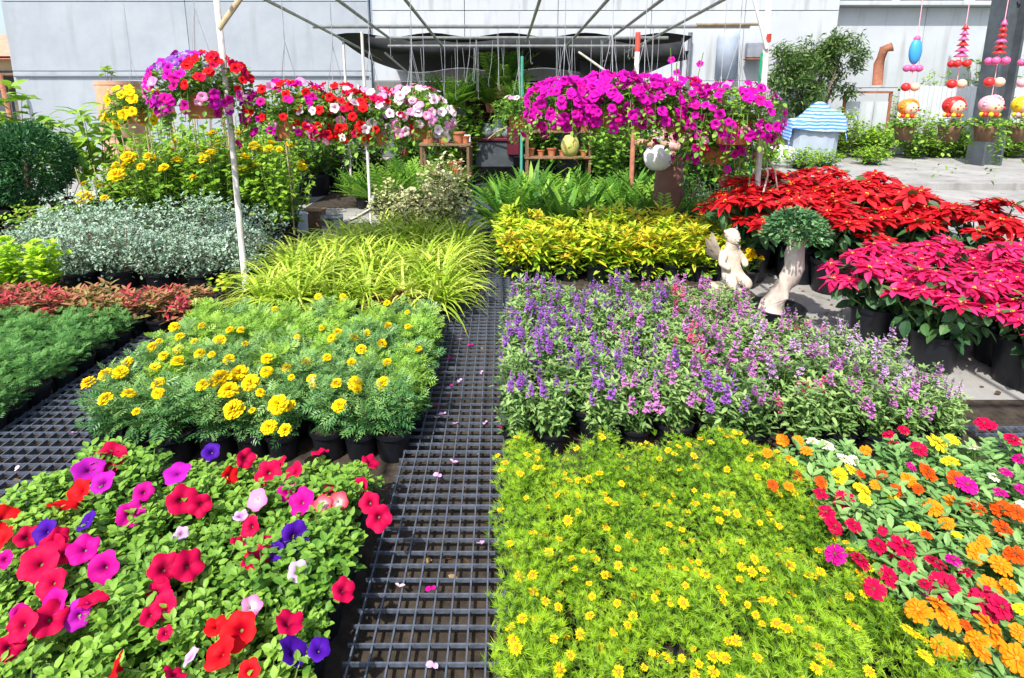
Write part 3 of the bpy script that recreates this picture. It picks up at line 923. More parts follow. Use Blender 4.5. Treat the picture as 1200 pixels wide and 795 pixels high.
# ------------------------------------------------------------------ spider plants (bright yellow green grass leaves)
SPI = []
for k in range(5):
    mb = blades(110, T_blade(.05, 1.5, 5), (.26, .48), .1, .035, (.5, 1.5), 400 + k)
    SPI.append(mb.mesh('spider_foliage', [MT['grass_leaf']], True))
for i, j, x, y in grid([-.42 - .235 * q for q in range(6)], [3.52 + .24 * q for q in range(7)], .02):
    if i > 4 and j > 4 - (i - 5):
        continue
    plant('spider_plant', 'bright yellow green spider plant in %s, %s' % (row_words(i, 7), col_words(j, 6)), 'potted plant', 'spider plants beside the path', x, y, (.085, .12), SPI[(i * 2 + j) % 5], sc=rng.uniform(.85, 1.02) + .025 * i)
CLE = []
for nm, mat in (('coleus_leaf', 'coleus_leaf'), ('lime_leaf', 'cream_leaf')):
    mb, _ = clump(10, 7, .08, .14, .09, T_OVW, .05, (0, 1.2), (-.1, .7), .2, 4, .012, seed=430)
    CLE.append(mb.mesh('foliage', [MT[mat], MT['stem_green']]))
for px, py, kk, lb_ in ((440, 352, 0, 'dark red coleus squeezed behind the marigolds'), (468, 348, 0, 'dark red coleus next to the yellow variegated plant'), (502, 362, 1, 'yellow variegated plant at the corner of the marigold bed'), (488, 350, 1, 'smaller yellow variegated plant behind the corner one')):
    p = at(px, py, .2)
    plant('coleus_plant', lb_, 'potted plant', None, p.x, p.y, (.065, .1), CLE[kk], sc=.95)

# ------------------------------------------------------------------ angelonia bed
ANG, ATIP = [], []
for k in range(6):
    mb, tips = clump(20, 17, .10, .27, .06, T_LAN, .05, (0, .8), (-.3, .75), .0, 5, .014, seed=500 + k, stem=1, asp=1.1)
    ANG.append(mb.mesh('angelonia_foliage', [MT['angelonia_leaf'], MT['stem_green']]))
    ATIP.append(tips)
axs = [.085 + .165 * j for j in range(12)]
ays = [2.12 + .165 * i for i in range(8)]
kk = 0
for i, j, x, y in grid(axs, ays, .02):
    if j >= 9 and i >= 11 - j + 3:
        continue
    q = (x - .75) / .8 + rng.normal(0, .25)
    col = 'purple' if q < .1 else ('orchid' if q < .9 else ('lilac' if rng.uniform() < .45 else 'orchid'))
    if .8 < x < 1.6 and rng.uniform() < .16:
        col = 'rose'
    v = kk % 6
    kk += 1
    word = {'purple': 'purple', 'orchid': 'orchid pink', 'lilac': 'pale lilac', 'rose': 'rose pink'}[col]
    t = plant('angelonia_plant', 'angelonia with %s flower spikes, %s, %s' % (word, row_words(i, 8).replace('the ', ''), col_words(j, 12)), 'potted angelonia', 'angelonias in the bed beside the path', x, y, (.07, .11), ANG[v], sc=rng.uniform(.9, 1.1) * (1 - .08 * (j > 9)))
    sel = [tp for tp in ATIP[v] if rng.uniform() < (.36 if i > 0 else .28)]
    for (p2, a, k_) in sel[:7]:
        d = Vector((math.cos(a) * k_ * .35, math.sin(a) * k_ * .35, 1))
        obj('flower_spike', SPK[col][rng.integers(3)], t, Vector(p2) - Vector((0, 0, .01)), face_rot(d, rng.uniform(0, 6)), rng.uniform(.065, .115))

# ------------------------------------------------------------------ small yellow daisies
DAF, DTIP = [], []
for k in range(5):
    mb, tips = clump(38, 14, .088, .17, .085, T_THR, .034, (0, 1.15), (.1, 1.2), .1, 4, .014, seed=600 + k, stem=1, stem_r=.0012)
    DAF.append(mb.mesh('daisy_foliage', [MT['daisy_leaf'], MT['stem_green']]))
    DTIP.append(tips)
dxs = [.075 + .148 * j for j in range(7)]
dys = [.885 + .145 * i for i in range(7)]
kk = 0
for i, j, x, y in grid(dxs, dys, .016):
    v = kk % 5
    kk += 1
    if j == 6 and y > 1.5:
        x -= .03
    tall = .10 if (i == 6 and rng.uniform() < .4) else 0
    t = plant('daisy_plant', 'fine leaved yellow daisy plant in %s, %s' % (row_words(i, 7), col_words(j, 7)), 'potted daisy', 'yellow daisies in the front bed', x, y, (.068, .105), DAF[v], sc=rng.uniform(.86, 1.2) + tall)
    nfl = int(rng.integers(5, 11))
    tips = sorted(DTIP[v], key=lambda q_: rng.uniform())[:nfl]
    for (p2, a, k_) in tips:
        d = Vector((math.cos(a) * .4 * k_ + rng.normal(0, .2), math.sin(a) * .4 * k_ + rng.normal(0, .2), 1))
        obj('bloom', DAI[rng.integers(2)], t, Vector(p2) + Vector((0, 0, rng.uniform(.004, .022))), face_rot(d, rng.uniform(0, 6)), rng.uniform(.0095, .0155))

# ------------------------------------------------------------------ zinnias
ZIF = []
for k in range(5):
    mb, _ = clump(18, 9, .088, .165, .085, T_leaf(.42, .18, .25), .058, (0, 1.15), (-.15, .6), .2, 4, .012, seed=700 + k, stem=1)
    ZIF.append(mb.mesh('zinnia_foliage', [MT['zinnia_leaf'], MT['stem_green']]))
c8 = lambda x, y: (860 + x / 2.524, 480 + y / 2.524)
ZF = [(145, 90, 'o', 18), (190, 92, 'o', 15), (215, 122, 'o', 15), (100, 128, 'o', 14), (168, 148, 'o', 14), (190, 196, 'd', 16), (115, 222, 'd', 15), (162, 226, 'o', 14), (258, 215, 'd', 16), (235, 95, 'w', 16), (275, 105, 'w', 20), (325, 145, 'w', 18), (355, 150, 'w', 14), (310, 195, 'y', 24), (345, 175, 'y', 18), (375, 190, 'd', 14), (435, 190, 'd', 18), (390, 120, 'o', 15), (460, 75, 'r', 18), (475, 100, 'r', 14), (503, 60, 'r', 14), (548, 115, 'r', 20), (605, 100, 'y', 28), (645, 90, 'y', 18), (640, 153, 'y', 22), (713, 115, 'w', 17), (740, 40, 'r', 20), (760, 48, 'r', 14), (825, 88, 'r', 20), (845, 145, 'm', 18), (525, 168, 'm', 13), (575, 185, 'd', 24), (655, 203, 'd', 20), (690, 222, 'm', 24), (520, 210, 'o', 22), (545, 235, 'd', 14), (485, 240, 'd', 18), (420, 222, 'o', 14), (380, 235, 'y', 22), (390, 265, 'y', 18), (470, 262, 'y', 16), (590, 290, 'o', 24), (650, 275, 'o', 24), (630, 335, 'o', 18), (715, 285, 'd', 26), (790, 290, 'd', 26), (840, 305, 'd', 26), (800, 355, 'd', 28), (850, 235, 'm', 18), (855, 280, 'w', 14), (835, 430, 'd', 28), (720, 425, 'o', 26), (790, 460, 'o', 26), (530, 345, 'y', 18), (258, 248, 'r', 18), (275, 305, 'r', 22), (325, 268, 'r', 26), (298, 345, 'r', 24), (355, 343, 'r', 20), (300, 428, 'm', 27), (372, 445, 'r', 28), (425, 400, 'r', 24), (500, 405, 'r', 34), (490, 440, 'r', 24), (515, 465, 'r', 20), (460, 495, 'r', 25), (415, 530, 'r', 26), (440, 358, 'r', 13), (600, 455, 'r', 28), (650, 445, 'm', 20), (625, 525, 'r', 38), (565, 515, 'r', 18), (570, 550, 'm', 16), (745, 575, 'r', 42), (790, 585, 'r', 30), (760, 525, 'o', 26), (815, 520, 'o', 20), (545, 595, 'o', 34), (605, 575, 'o', 28), (635, 620, 'o', 30), (755, 640, 'o', 34), (720, 680, 'o', 28), (625, 705, 'o', 30), (735, 720, 'o', 26), (840, 738, 'o', 38), (565, 728, 'y', 22), (515, 650, 'y', 18), (850, 590, 'y', 20), (680, 715, 'y', 18), (780, 690, 'o', 20), (690, 640, 'd', 16), (845, 660, 'o', 22), (740, 390, 'o', 16), (690, 480, 'r', 18), (660, 370, 'y', 12), (570, 370, 'd', 13), (770, 200, 'w', 14), (790, 245, 'pk', 16), (805, 185, 'pk', 14)]
zc = {'o': 'orange', 'd': 'deep', 'r': 'crimson', 'm': 'magenta', 'y': 'lemon', 'w': 'cream', 'pk': 'magenta'}
zn = {'orange': 'orange', 'deep': 'deep orange', 'crimson': 'crimson', 'magenta': 'magenta', 'lemon': 'lemon yellow', 'cream': 'cream white'}
zs = []
FLZ = {}
for i, j, x, y in grid([1.10 + .15 * q for q in range(8)], [.88 + .148 * q for q in range(7)]):
    t = plant('zinnia_plant', None, 'potted zinnia', 'zinnias in the mixed bed', x + (.0 if i else .0), y, (.068, .105), ZIF[(i * 2 + j) % 5], sc=rng.uniform(.95, 1.08))
    zs.append((t, i, j))
    FLZ[t.name] = []
for x, y, c, s in ZF:
    px, py = c8(x, y)
    p = at(px, py, .27 + rng.uniform(-.03, .025))
    t = nearest([q[0] for q in zs], p)
    size = s / 2 * (p.y * math.cos(PITCH) + (CAMH - p.z) * math.sin(PITCH)) / 650 * .93
    put_flower(t, 'bloom', ZIN[zc[c]][rng.integers(2)], p, (rng.normal(-.1, .32), -.3 + rng.normal(0, .3), .95), size)
    FLZ[t.name].append(zn[zc[c]])
for t, i, j in zs:
    fl = list(dict.fromkeys(FLZ[t.name]))
    what = 'zinnia plant with only leaves' if not fl else 'zinnia with %s %s' % (fl[0] if len(fl) == 1 else (fl[0] + ' and ' + fl[1]), 'blooms' if len(FLZ[t.name]) > 1 else 'bloom')
    t['label'] = '%s, %s, %s' % (what, row_words(i, 7).replace('the ', '').replace(' from the front', ''), col_words(j, 8, 'daisies').replace('the daisies', 'daisies'))

# ------------------------------------------------------------------ croton bed, ferns and shrubs behind
CRO = []
for k in range(5):
    mb, _ = clump(15, 19, .115, .31, .05, T_leaf(.26, .2, .3, (.8, 1, .6)), .115, (0, .9), (-.2, 1.15), .0, 6, .012, vbias=.28, seed=800 + k, stem=1)
    CRO.append(mb.mesh('croton_foliage', [MT['croton_leaf'], MT['stem_brown']]))
for i, j, x, y in grid([.12 + .215 * q for q in range(9)], [4.32, 4.56, 4.8], .02):
    plant('croton_plant', 'golden green croton with upright leaves, %s row, %s' % (['front', 'middle', 'back'][i], col_words(j, 9)), 'potted croton', 'golden crotons behind the angelonias', x, y, (.085, .13), CRO[(i * 2 + j * 3) % 5], sc=rng.uniform(.98, 1.2) + .04 * i)
FER = []
for k in range(4):
    mb = blades(34, T_FROND, (.36, .56), .12, .03, (.5, 1.4), 830 + k)
    FER.append(mb.mesh('fern_foliage', [MT['fern_leaf']]))
STR = []
for k in range(3):
    mb = blades(46, T_leaf(.12, .2, .35, (.8, 1, .6)), (.36, .62), .12, .04, (.7, 1.5), 840 + k)
    STR.append(mb.mesh('strap_foliage', [MT['fern_leaf']], True))
for i, j, x, y in grid([.08 + .30 * q for q in range(6)], [5.35, 5.75, 6.2, 6.7], .04):
    strap = (i + j) % 2 == 0
    plant('strap_leaf_plant' if strap else 'fern_plant', '%s, %s, %s' % ('potted plant with long green strap leaves' if strap else 'green fern with arching fronds', ['front row', 'second row', 'third row', 'back row'][i], col_words(j, 6)), 'potted fern' if not strap else 'potted plant', 'ferns and strap leaved plants behind the crotons', x, y, (.10, .15), (STR[(i + j) % 3] if strap else FER[(i * 2 + j) % 4]), sc=rng.uniform(.85, 1.05))
SHR = {}


def shrub(name, label, cat, group, x, y, Rr, H, mat, T, size, n=22, per=14, z0=.14, pot=(.13, .2), tilt=(0, 1.2), lp=(-.3, .7), sc=1.0, start=.15, z=0.0, asp=None):
    key = (mat, Rr, H, n, per, size)
    if key not in SHR:
        SHR[key] = []
        for k in range(2):
            mb, tips = clump(n, per, Rr, H, z0, T, size, tilt, lp, start, 4, .03 * Rr / .2, stem=1, stem_r=.004, asp=asp)
            SHR[key].append((mb.mesh('foliage', [MT[mat], MT['stem_brown']]), tips))
    me, tips = SHR[key][rng.integers(2)]
    return plant(name, label, cat, group, x, y, pot, me, sc=sc, z=z), tips


# cream variegated shrubs beside the path
for k, (px, py, s, lb_) in enumerate([(522, 268, 1.15, 'tall cream variegated shrub leaning over the path edge'), (488, 266, 1.05, 'cream variegated shrub behind the spider plants'), (458, 258, 1.0, 'cream variegated shrub behind the grey bent pipe'), (520, 238, 1.25, 'tallest cream variegated shrub beside the path')]):
    p = at(px, py, .22)
    shrub('variegated_shrub', lb_, 'potted shrub', 'cream variegated shrubs by the path', p.x, p.y, .22, .44, 'cream_leaf', T_OV, .055, 26, 16, .1, (.12, .16), (0, .9), sc=s * 1.12, start=.05)
for k, (px, py, s, lb_) in enumerate([(450, 228, 1.1, 'dark green fern behind the cream shrubs'), (490, 222, 1.1, 'dark green fern beside the clay pots'), (425, 222, .9, 'small dark fern near the thin grey post'), (535, 215, .9, 'bronze tipped fern where the path narrows'), (470, 212, 1.0, 'dark fern in front of the clay pot table')]):
    p = at(px, py, .25)
    plant('fern_plant', lb_, 'potted fern', 'dark ferns beside the path', p.x, p.y, (.1, .15), FER[k % 4], sc=s)
# dark shrubs behind, right of the person
for k, (px, py, s, lb_) in enumerate([(815, 262, 1.0, 'dark small leaved shrub right behind the golden crotons'), (850, 270, 1.0, 'dark small leaved shrub by the green tape'), (880, 250, 1.05, 'dark small leaved shrub beside the red poinsettias'), (830, 240, 1.1, 'taller dark shrub in the row behind')]):
    p = at(px, py, .12)
    shrub('small_leaved_shrub', lb_, 'potted shrub', 'dark shrubs beyond the crotons', p.x, p.y + .15, .22, .42, 'dark_leaf', T_SM, .045, 26, 16, .16, (.14, .2), sc=s)

# ------------------------------------------------------------------ tall yellow flowering shrubs with stakes
TF, TT = [], []
for k in range(3):
    mb, tips = clump(40, 22, .33, .88, .10, T_OV, .085, (0, .9), (-.4, .6), .05, 5, .04, seed=860 + k, stem=1, stem_r=.004)
    TF.append(mb.mesh('foliage', [MT['shrub_leaf'], MT['stem_green']]))
    TT.append(tips)
mb = MB()
mb.tube([(0, 0, 0), (.01, 0, .55), (.0, .01, 1.1)], [.009, .008, .007], 6)
stake = mb.mesh('stake', [MT['bamboo']])
yl2 = [(205, 6.1, 1.12, 'half hidden behind the front shrubs'), (245, 6.2, 1.15, 'tall one at the back'), (170, 6.0, 1.0, 'behind the terracotta column foot'), (320, 6.3, 1.1, 'last one before the dark tubs')]
yl = [(330, 330, .95, 'by the pale pole'), (300, 300, 1.05, 'right behind the pale pole'), (262, 300, 1.1, 'with two bamboo stakes beside the pole'), (225, 298, 1.05, 'behind the middle of the silver bushes'), (190, 300, 1.0, 'beside the terracotta column'), (155, 300, .9, 'by the broad leaved plants'), (120, 305, .66, 'short one with large flower heads'), (280, 280, 1.15, 'in the row behind, beneath the flower baskets')]
for k, (px, py, s, w_) in enumerate(yl):
    p = at(px, 262 + (8 if k == 0 else 0), .0)
    y = 5.5 + .2 * (k % 2) + (0.5 if k == 7 else 0)
    x = (px - 587) / 650 * (y + .1)
    t = plant('yellow_flowering_shrub', 'leafy shrub with yellow flower heads ' + w_, 'flowering shrub', 'yellow flowering shrubs behind the silver bushes', x, y, (.15, .22), TF[k % 3], sc=s)
    for m_ in range(3 if k % 2 else 2):
        obj('stake', stake, t, (rng.uniform(-.15, .15), rng.uniform(-.2, .1), .1), (rng.normal(0, .06), rng.normal(0, .06), 0))
    tips = sorted(TT[k % 3], key=lambda q: rng.uniform())[:7]
    for (p2, a, k_) in tips:
        obj('flower_head', MAR[rng.integers(3)], t, Vector(p2) + Vector((0, 0, .02)), face_rot((math.cos(a) * .4, math.sin(a) * .4 - .3, 1), 0), rng.uniform(.035, .06))
for k, (px, y, s, w_) in enumerate(yl2):
    plant('yellow_flowering_shrub', 'leafy shrub without open flowers, ' + w_, 'flowering shrub', 'yellow flowering shrubs behind the silver bushes', (px - 587) / 650 * (y + .1), y, (.15, .22), TF[k % 3], sc=s)
for px, py, s in ((99, 231, .085), (122, 232, .04), (136, 205, .08), (150, 183, .07), (165, 195, .045), (192, 196, .05)):
    p = at(px, py, Y=5.1 if py > 200 else 5.3)
    t = nearest([o for o in COL.objects if o.name.startswith('yellow_flowering_shrub')], p)
    put_flower(t, 'flower_head', MAR[0], p, (0, -.5, 1), s)
    mb = MB()
    d = Vector((p.x, p.y, p.z)) - t.location
    d.rotate(Euler((0, 0, -t.rotation_euler[2])))
    d /= t.scale[0]
    mb.tube([(d.x * .3, d.y * .3, .2), (d.x * .8, d.y * .8, d.z * .7), d], .004, 4)
    obj('flower_stem', mb.mesh('flower_stem', [MT['stem_green']]), t)

# clipped round dark bush, broad leaved plants, creepers on the far left
g = np.random.default_rng(5)
mb = MB()
n = 8000
dd = g.normal(0, 1, (n, 3))
dd /= np.linalg.norm(dd, axis=1)[:, None]
rad = .38 * (1 - .32 * g.uniform(0, 1, n) ** 2) * (1 + .08 * np.sin(7 * dd[:, 0] + 3 * dd[:, 2]) * np.sin(6 * dd[:, 1]))
loc = dd * rad[:, None] + np.array([0, 0, .74])
mb.scat(T_SM, rot(np.arctan2(dd[:, 1], dd[:, 0]) + g.normal(0, .6, n), np.arcsin(dd[:, 2]) * .6 + g.normal(.2, .5, n), g.normal(0, .5, n)), loc, g.uniform(.036, .06, n), g.uniform(0, 1, n))
ball = mb.mesh('clipped_foliage', [MT['dark_leaf']])
mb = MB()
mb.tube([(0, 0, .15), (.02, 0, .5), (0, .02, .8)], [.03, .025, .02], 7)
trunk_s = mb.mesh('trunk', [MT['bark']])
for px, s, y, lb_ in ((42, 1.05, 5.6, 'clipped round dark green bush behind the silver bushes'), (-12, 1.0, 5.7, 'second clipped dark bush cut by the picture edge')):
    t = plant('clipped_bush', lb_, 'clipped bush', None, (px - 587) / 650 * (y + .15), y, (.17, .25), ball, sc=s)
    obj('trunk', trunk_s, t)
for px, y, H, s, lb_ in ((75, 6.6, 1.05, 1.0, 'broad leaved plant behind the clipped round bush'), (118, 6.4, 1.1, 1.1, 'broad leaved plant with drooping leaves before the terracotta column'), (20, 6.5, 1.15, 1.15, 'yellow green broad leaved plant at the edge of the bed'), (-15, 6.2, 1.1, 1.1, 'broad leaved plant cut by the picture edge')):
    shrub('broad_leaved_plant', lb_, 'potted plant', 'broad leaved plants by the grey wall', (px - 587) / 650 * (y + .1), y, .34, H, 'shrub_leaf', T_leaf(.4, .2, .5), .26, 11, 9, .16, (.16, .24), (0, .9), (-.5, .5), s, start=.45)
for k, (px, y, s) in enumerate(((20, 5.0, 1.0), (62, 5.15, .95), (95, 5.1, .9))):
    shrub('low_shrub', ['low leafy shrub beneath the clipped bush', 'low yellow green shrub beside the silver bushes', 'low shrub under the yellow flower heads'][k], 'potted shrub', 'low shrubs behind the silver bushes', (px - 587) / 650 * y, y, .22, .38, 'shrub_leaf', T_OV, .06, 18, 12, .12, (.12, .16), sc=s)

# more greenery and black pots on the concrete under the baskets
for k, (px, py, s) in enumerate(((345, 232, .9), (372, 222, .85), (398, 218, .85), (420, 212, .85), (318, 225, 1.0), (385, 205, 1.0), (355, 206, 1.0), (440, 205, .9))):
    p = at(px, py + 6, 0)
    shrub('dark_leafy_plant', 'dark leafy plant in a black tub, ' + ['at the front of the concrete', 'second from the yellow shrubs', 'beside the thin grey post', 'near the cream shrubs', 'half behind the yellow shrubs', 'in the back row by the post', 'in the back row by the yellow shrubs', 'in the back row by the ferns'][k], 'potted plant', 'dark leafy plants in tubs below the baskets', p.x, p.y, .36, .85, 'fern_leaf', T_OV, .10, 32, 16, .3, (.22, .34), (0, 1.0), sc=s * 1.1, start=.05)

# ------------------------------------------------------------------ poinsettias
BR = {}
for cc in ('bract_red', 'bract_pink'):
    BR[cc] = []
    for k in range(3):
        g = np.random.default_rng(900 + k)
        mb = MB()
        for n, p0, ln, z in ((7, -.08, 1.0, 0), (6, .12, .82, .05), (5, .4, .55, .09)):
            az = np.arange(n) * 2 * PI / n + g.uniform(0, 6) + g.normal(0, .15, n)
            mb.scat(T_leaf(.42, .18, .22, (.8, 1, .5)), rot(az, p0 + g.normal(0, .14, n), g.normal(0, .25, n)), np.stack([.06 * np.cos(az), .06 * np.sin(az), np.full(n, z)], 1), ln * g.uniform(.75, 1.1, n), g.uniform(0, 1, n))
        for _ in range(5):
            mb.ball((g.normal(0, .05), g.normal(0, .05), .13), .04, 5, 3, m=1)
        BR[cc].append(mb.mesh('flower_bract', [MT[cc], MT['cyathia']]))
POI, PTIP = [], []
for k in range(3):
    mb, tips = clump(13, 13, .29, .36, .2, T_leaf(.55, .15, .35), .12, (0, 1.3), (-1.0, .15), .1, 2, .02, seed=930 + k, stem=1, stem_r=.005, vbias=.2)
    POI.append(mb.mesh('poinsettia_foliage', [MT['poinsettia_leaf'], MT['stem_green']]))
    PTIP.append(tips)


def poinsettia(label, group, x, y, cc, s, lift=1.0):
    k = int(rng.integers(3))
    t = plant('poinsettia', label, 'poinsettia', group, x, y, (.135, .23), POI[k], sc=s)
    for (p2, a, k_) in PTIP[k]:
        obj('flower_bract', BR[cc][rng.integers(3)], t, Vector((p2[0], p2[1], p2[2] + .02)), face_rot((math.cos(a) * .22 + rng.normal(0, .14), math.sin(a) * .22 - .1, 1), rng.uniform(0, 6)), rng.uniform(.085, .12))
        for e in range(2):
            aa = a + rng.normal(0, .5)
            r_ = math.hypot(p2[0], p2[1]) * rng.uniform(.4, .9)
            obj('flower_bract', BR[cc][rng.integers(3)], t, Vector((math.cos(aa) * r_, math.sin(aa) * r_, p2[2] + rng.uniform(.0, .05))), face_rot((math.cos(a) * .2, math.sin(a) * .2 - .1, 1), rng.uniform(0, 6)), rng.uniform(.07, .10))
    return t


for k, (x, y, s, lb_) in enumerate([(2.02, 4.25, 1.12, 'by the white pole'), (2.42, 4.22, 1.15, 'above the black pots on the concrete'), (2.30, 4.62, 1.2, 'behind the bonsai tree'), (2.80, 4.3, 1.18, 'in the middle of the red group'), (2.75, 4.75, 1.2, 'at the back, tallest of the red group'), (3.15, 4.05, 1.12, 'behind the pink poinsettias'), (3.22, 4.5, 1.15, 'at the back corner'), (3.45, 3.75, 1.08, 'at the outer end of the red group'), (2.6, 3.95, .98, 'low one in front of the red group')]):
    poinsettia('red poinsettia in a black pot ' + lb_, 'red poinsettias on the concrete', x, y + .12, 'bract_red', s * 1.15)
for k, (x, y, s, lb_) in enumerate([(2.40, 3.22, .96, 'closest to the bonsai tree'), (2.78, 3.32, .98, 'in the back row'), (2.50, 2.86, .92, 'beside the angelonias, over a round black pot'), (2.92, 2.92, .96, 'in the middle of the pink group'), (3.22, 3.25, 1.0, 'at the back next to the concrete'), (2.85, 2.60, .86, 'in the front by the brown soil strip'), (3.35, 2.8, .95, 'at the outer edge of the pink group')]):
    poinsettia('bright pink red poinsettia ' + lb_, 'pink red poinsettias beside the angelonias', x - .10, y, 'bract_pink', s)
pot_big = pot_mesh(.15, .27)
pot_soil = soil_mesh(.138, .22)
for k, (px, py, s, lb_) in enumerate([(970, 340, .95, 'black plastic pot standing in front of the red poinsettias'), (938, 318, .82, 'black plastic pot behind the bonsai trunk'), (1012, 330, .9, 'black plastic pot between red and pink poinsettias'), (1195, 448, .95, 'large black pot beside the brown soil strip')]):
    p = at(px, py, 0)
    t = thing('plant_pot', lb_, 'plant pot', (p.x, p.y, 0), 0, 'black pots on the concrete', s)
    obj('soil', pot_soil, obj('pot', pot_big, t))
    mb, _ = clump(4, 4, .08, .3, .2, T_LAN, .1, (0, .6), (-.3, .4), .5, 1, .01, stem=1, stem_r=.006)
    f = obj('foliage', mb.mesh('foliage', [MT['poinsettia_leaf'], MT['bark']]), t)
    f['kind'] = 'stuff'

# ------------------------------------------------------------------ bonsai with swollen pale trunk
p = at(905, 372, 0.02)
t = thing('bonsai_tree', 'small bonsai with thick pale curved trunk and round green crown', 'bonsai', (p.x, p.y - .05, 0))
mb = MB()
mb.lathe([(0, .0), (.15, 0), (.17, .1), (.175, .12), (.16, .12), (.15, .09), (0, .09)], 18)
obj('pot', smooth_by_angle(mb.mesh('pot', [MT['pot']])), t)
mb = MB()
pts = [(-.035, 0, .08), (-.03, 0, .14), (0, 0, .21), (.055, 0, .30), (.085, .0, .39), (.075, .0, .48), (.085, .0, .56)]
mb.tube(pts, [.085, .075, .066, .062, .060, .058, .048], 14)
for a in (.3, 1.5, 2.7, 3.9, 5.1):
    mb.tube([(.082, 0, .53), (.08 + .07 * math.cos(a), .07 * math.sin(a), .60), (.08 + .13 * math.cos(a), .13 * math.sin(a), .68)], [.028, .018, .01], 7)
obj('trunk', mb.mesh('trunk', [MT['bark_pale']], True), t)
g = np.random.default_rng(77)
mb = MB()
n = 2600
dd = g.normal(0, 1, (n, 3))
dd /= np.linalg.norm(dd, axis=1)[:, None]
dd[:, 2] = np.abs(dd[:, 2]) * 1.2 - .35
rad = g.uniform(.35, 1, n) ** .5
loc = dd * rad[:, None] * np.array([.20, .19, .17]) + np.array([.07, 0, .63])
mb.scat(T_leaf(.45, .15, .2), rot(np.arctan2(dd[:, 1], dd[:, 0]) + g.normal(0, .5, n), g.normal(.2, .5, n), g.normal(0, .4, n)), loc, g.uniform(.025, .042, n), g.uniform(0, 1, n))
f = obj('crown', mb.mesh('crown', [MT['bonsai_leaf']]), t)
f['kind'] = 'stuff'

# little pot of yellow flowers by the bonsai
p = at(893, 350, 0.0)
mb, tips = clump(10, 6, .08, .12, .1, T_SM, .04, seed=951, stem=1)
t = plant('yellow_flower_pot', 'small pot of yellow flowers between statue and bonsai', 'potted flower', None, p.x, p.y + .28, (.075, .11), mb.mesh('foliage', [MT['fern_leaf'], MT['stem_green']]), sc=1.15)
for (p2, a, k_) in tips + tips[:4]:
    obj('bloom', MAR[rng.integers(3)], t, Vector(p2) + Vector((rng.normal(0, .02), rng.normal(0, .02), .02)), face_rot((math.cos(a) * .5, math.sin(a) * .5 - .3, 1), 0), .022)

# ------------------------------------------------------------------ pale statue and stone trough
p = at(857, 356, 0)
t = thing('garden_statue', 'pale stone garden statue of a seated winged child beside the bonsai', 'statue', (p.x + .0, p.y + .08, 0), .25, None, 1.16)
mb = MB()
mb.box((0, 0, .05), (.19, .17, .10), bev=.012)
obj('plinth', mb.mesh('plinth', [MT['stone']]), t)
bm_me = bpy.data.meshes.new('figure')
vs = [(0, 0, .17), (0, 0, .24), (0, 0, .31), (0, 0, .345), (0, -.01, .40), (-.05, 0, .31), (-.085, -.03, .25), (-.05, -.08, .23), (.05, 0, .31), (.085, -.03, .25), (.05, -.08, .25), (-.05, -.05, .15), (-.055, -.11, .15), (-.05, -.12, .1), (.05, -.05, .15), (.055, -.11, .15), (.05, -.12, .1), (0, -.05, .44)]
es = [(0, 1), (1, 2), (2, 3), (3, 4), (2, 5), (5, 6), (6, 7), (2, 8), (8, 9), (9, 10), (0, 11), (11, 12), (12, 13), (0, 14), (14, 15), (15, 16)]
rs = [.06, .055, .05, .03, .052, .032, .024, .018, .032, .024, .018, .042, .036, .026, .042, .036, .026, .02]
bm_me.from_pydata(vs[:17], es, [])
bm_me.update()
fo = obj('figure', bm_me, t)
bm_me.materials.append(MT['stone'])
sk = fo.modifiers.new('skin', 'SKIN')
for i, r_ in enumerate(rs[:17]):
    bm_me.skin_vertices[0].data[i].radius = (r_, r_)
    bm_me.skin_vertices[0].data[i].use_root = (i == 0)
fo.modifiers.new('sub', 'SUBSURF').render_levels = 2
mb = MB()
for sx in (-1, 1):
    for pt_, ln_, az_ in ((1.25, .19, .6), (1.0, .17, .75), (.7, .13, .9)):
        wl = T_leaf(.42, .1, -.2, (.9, 1, .6))
        for off in (0, .012):
            mb.scat(wl, rot(np.array([PI / 2 - sx * (az_ + .5)]), np.array([pt_ - .15]), np.array([sx * .5])), np.array([(sx * .035, .05 + off, .24)]), np.array([ln_]), .5)
obj('wings', mb.mesh('wings', [MT['stone']]), t)
mb = MB()
mb.ball((0, -.012, .405), .044, 14, 10, sc=(.92, 1, 1.1))
mb.ball((0, .004, .422), .045, 14, 8)
mb.ball((0, -.057, .400), .008, 6, 4)
for sx in (-1, 1):
    mb.ball((sx * .016, -.050, .412), .006, 6, 4)
mb.ball((0, -.052, .384), .01, 6, 4, sc=(1, .5, .4))
for a in range(9):
    mb.ball((.036 * math.cos(a * .7), .036 * math.sin(a * .7) + .008, .435 + .008 * math.sin(a * 2.1)), .014, 6, 4)
obj('head', mb.mesh('head', [MT['stone']], True), t)
p = at(815, 335, .0)
t = thing('stone_trough', 'pale stone trough standing behind the angelonias', 'trough', (p.x, p.y + .45, 0), .05)
mb = MB()
mb.lathe([(.16, 0), (.2, .02), (.22, .18), (.24, .19), (.24, .23), (.20, .23), (.19, .16), (0, .15)], 20, sq=5)
obj('basin', mb.mesh('basin', [MT['stone']]), t, (0, 0, 0), (0, 0, 0), (1.25, .7, 1))

# ------------------------------------------------------------------ pipe frame
def pipe(name, label, cat, pts, r, mat='pipe', group=None, seg=8):
    mb = MB()
    base = Vector(pts[0])
    mb.tube([Vector(q) - base for q in pts], r, seg)
    return tag(obj(name, mb.mesh(name, [MT[mat]], True), None, base), label, cat, group)


def roof_z(y):
    return 2.22 - .05 * (y - 4.67)


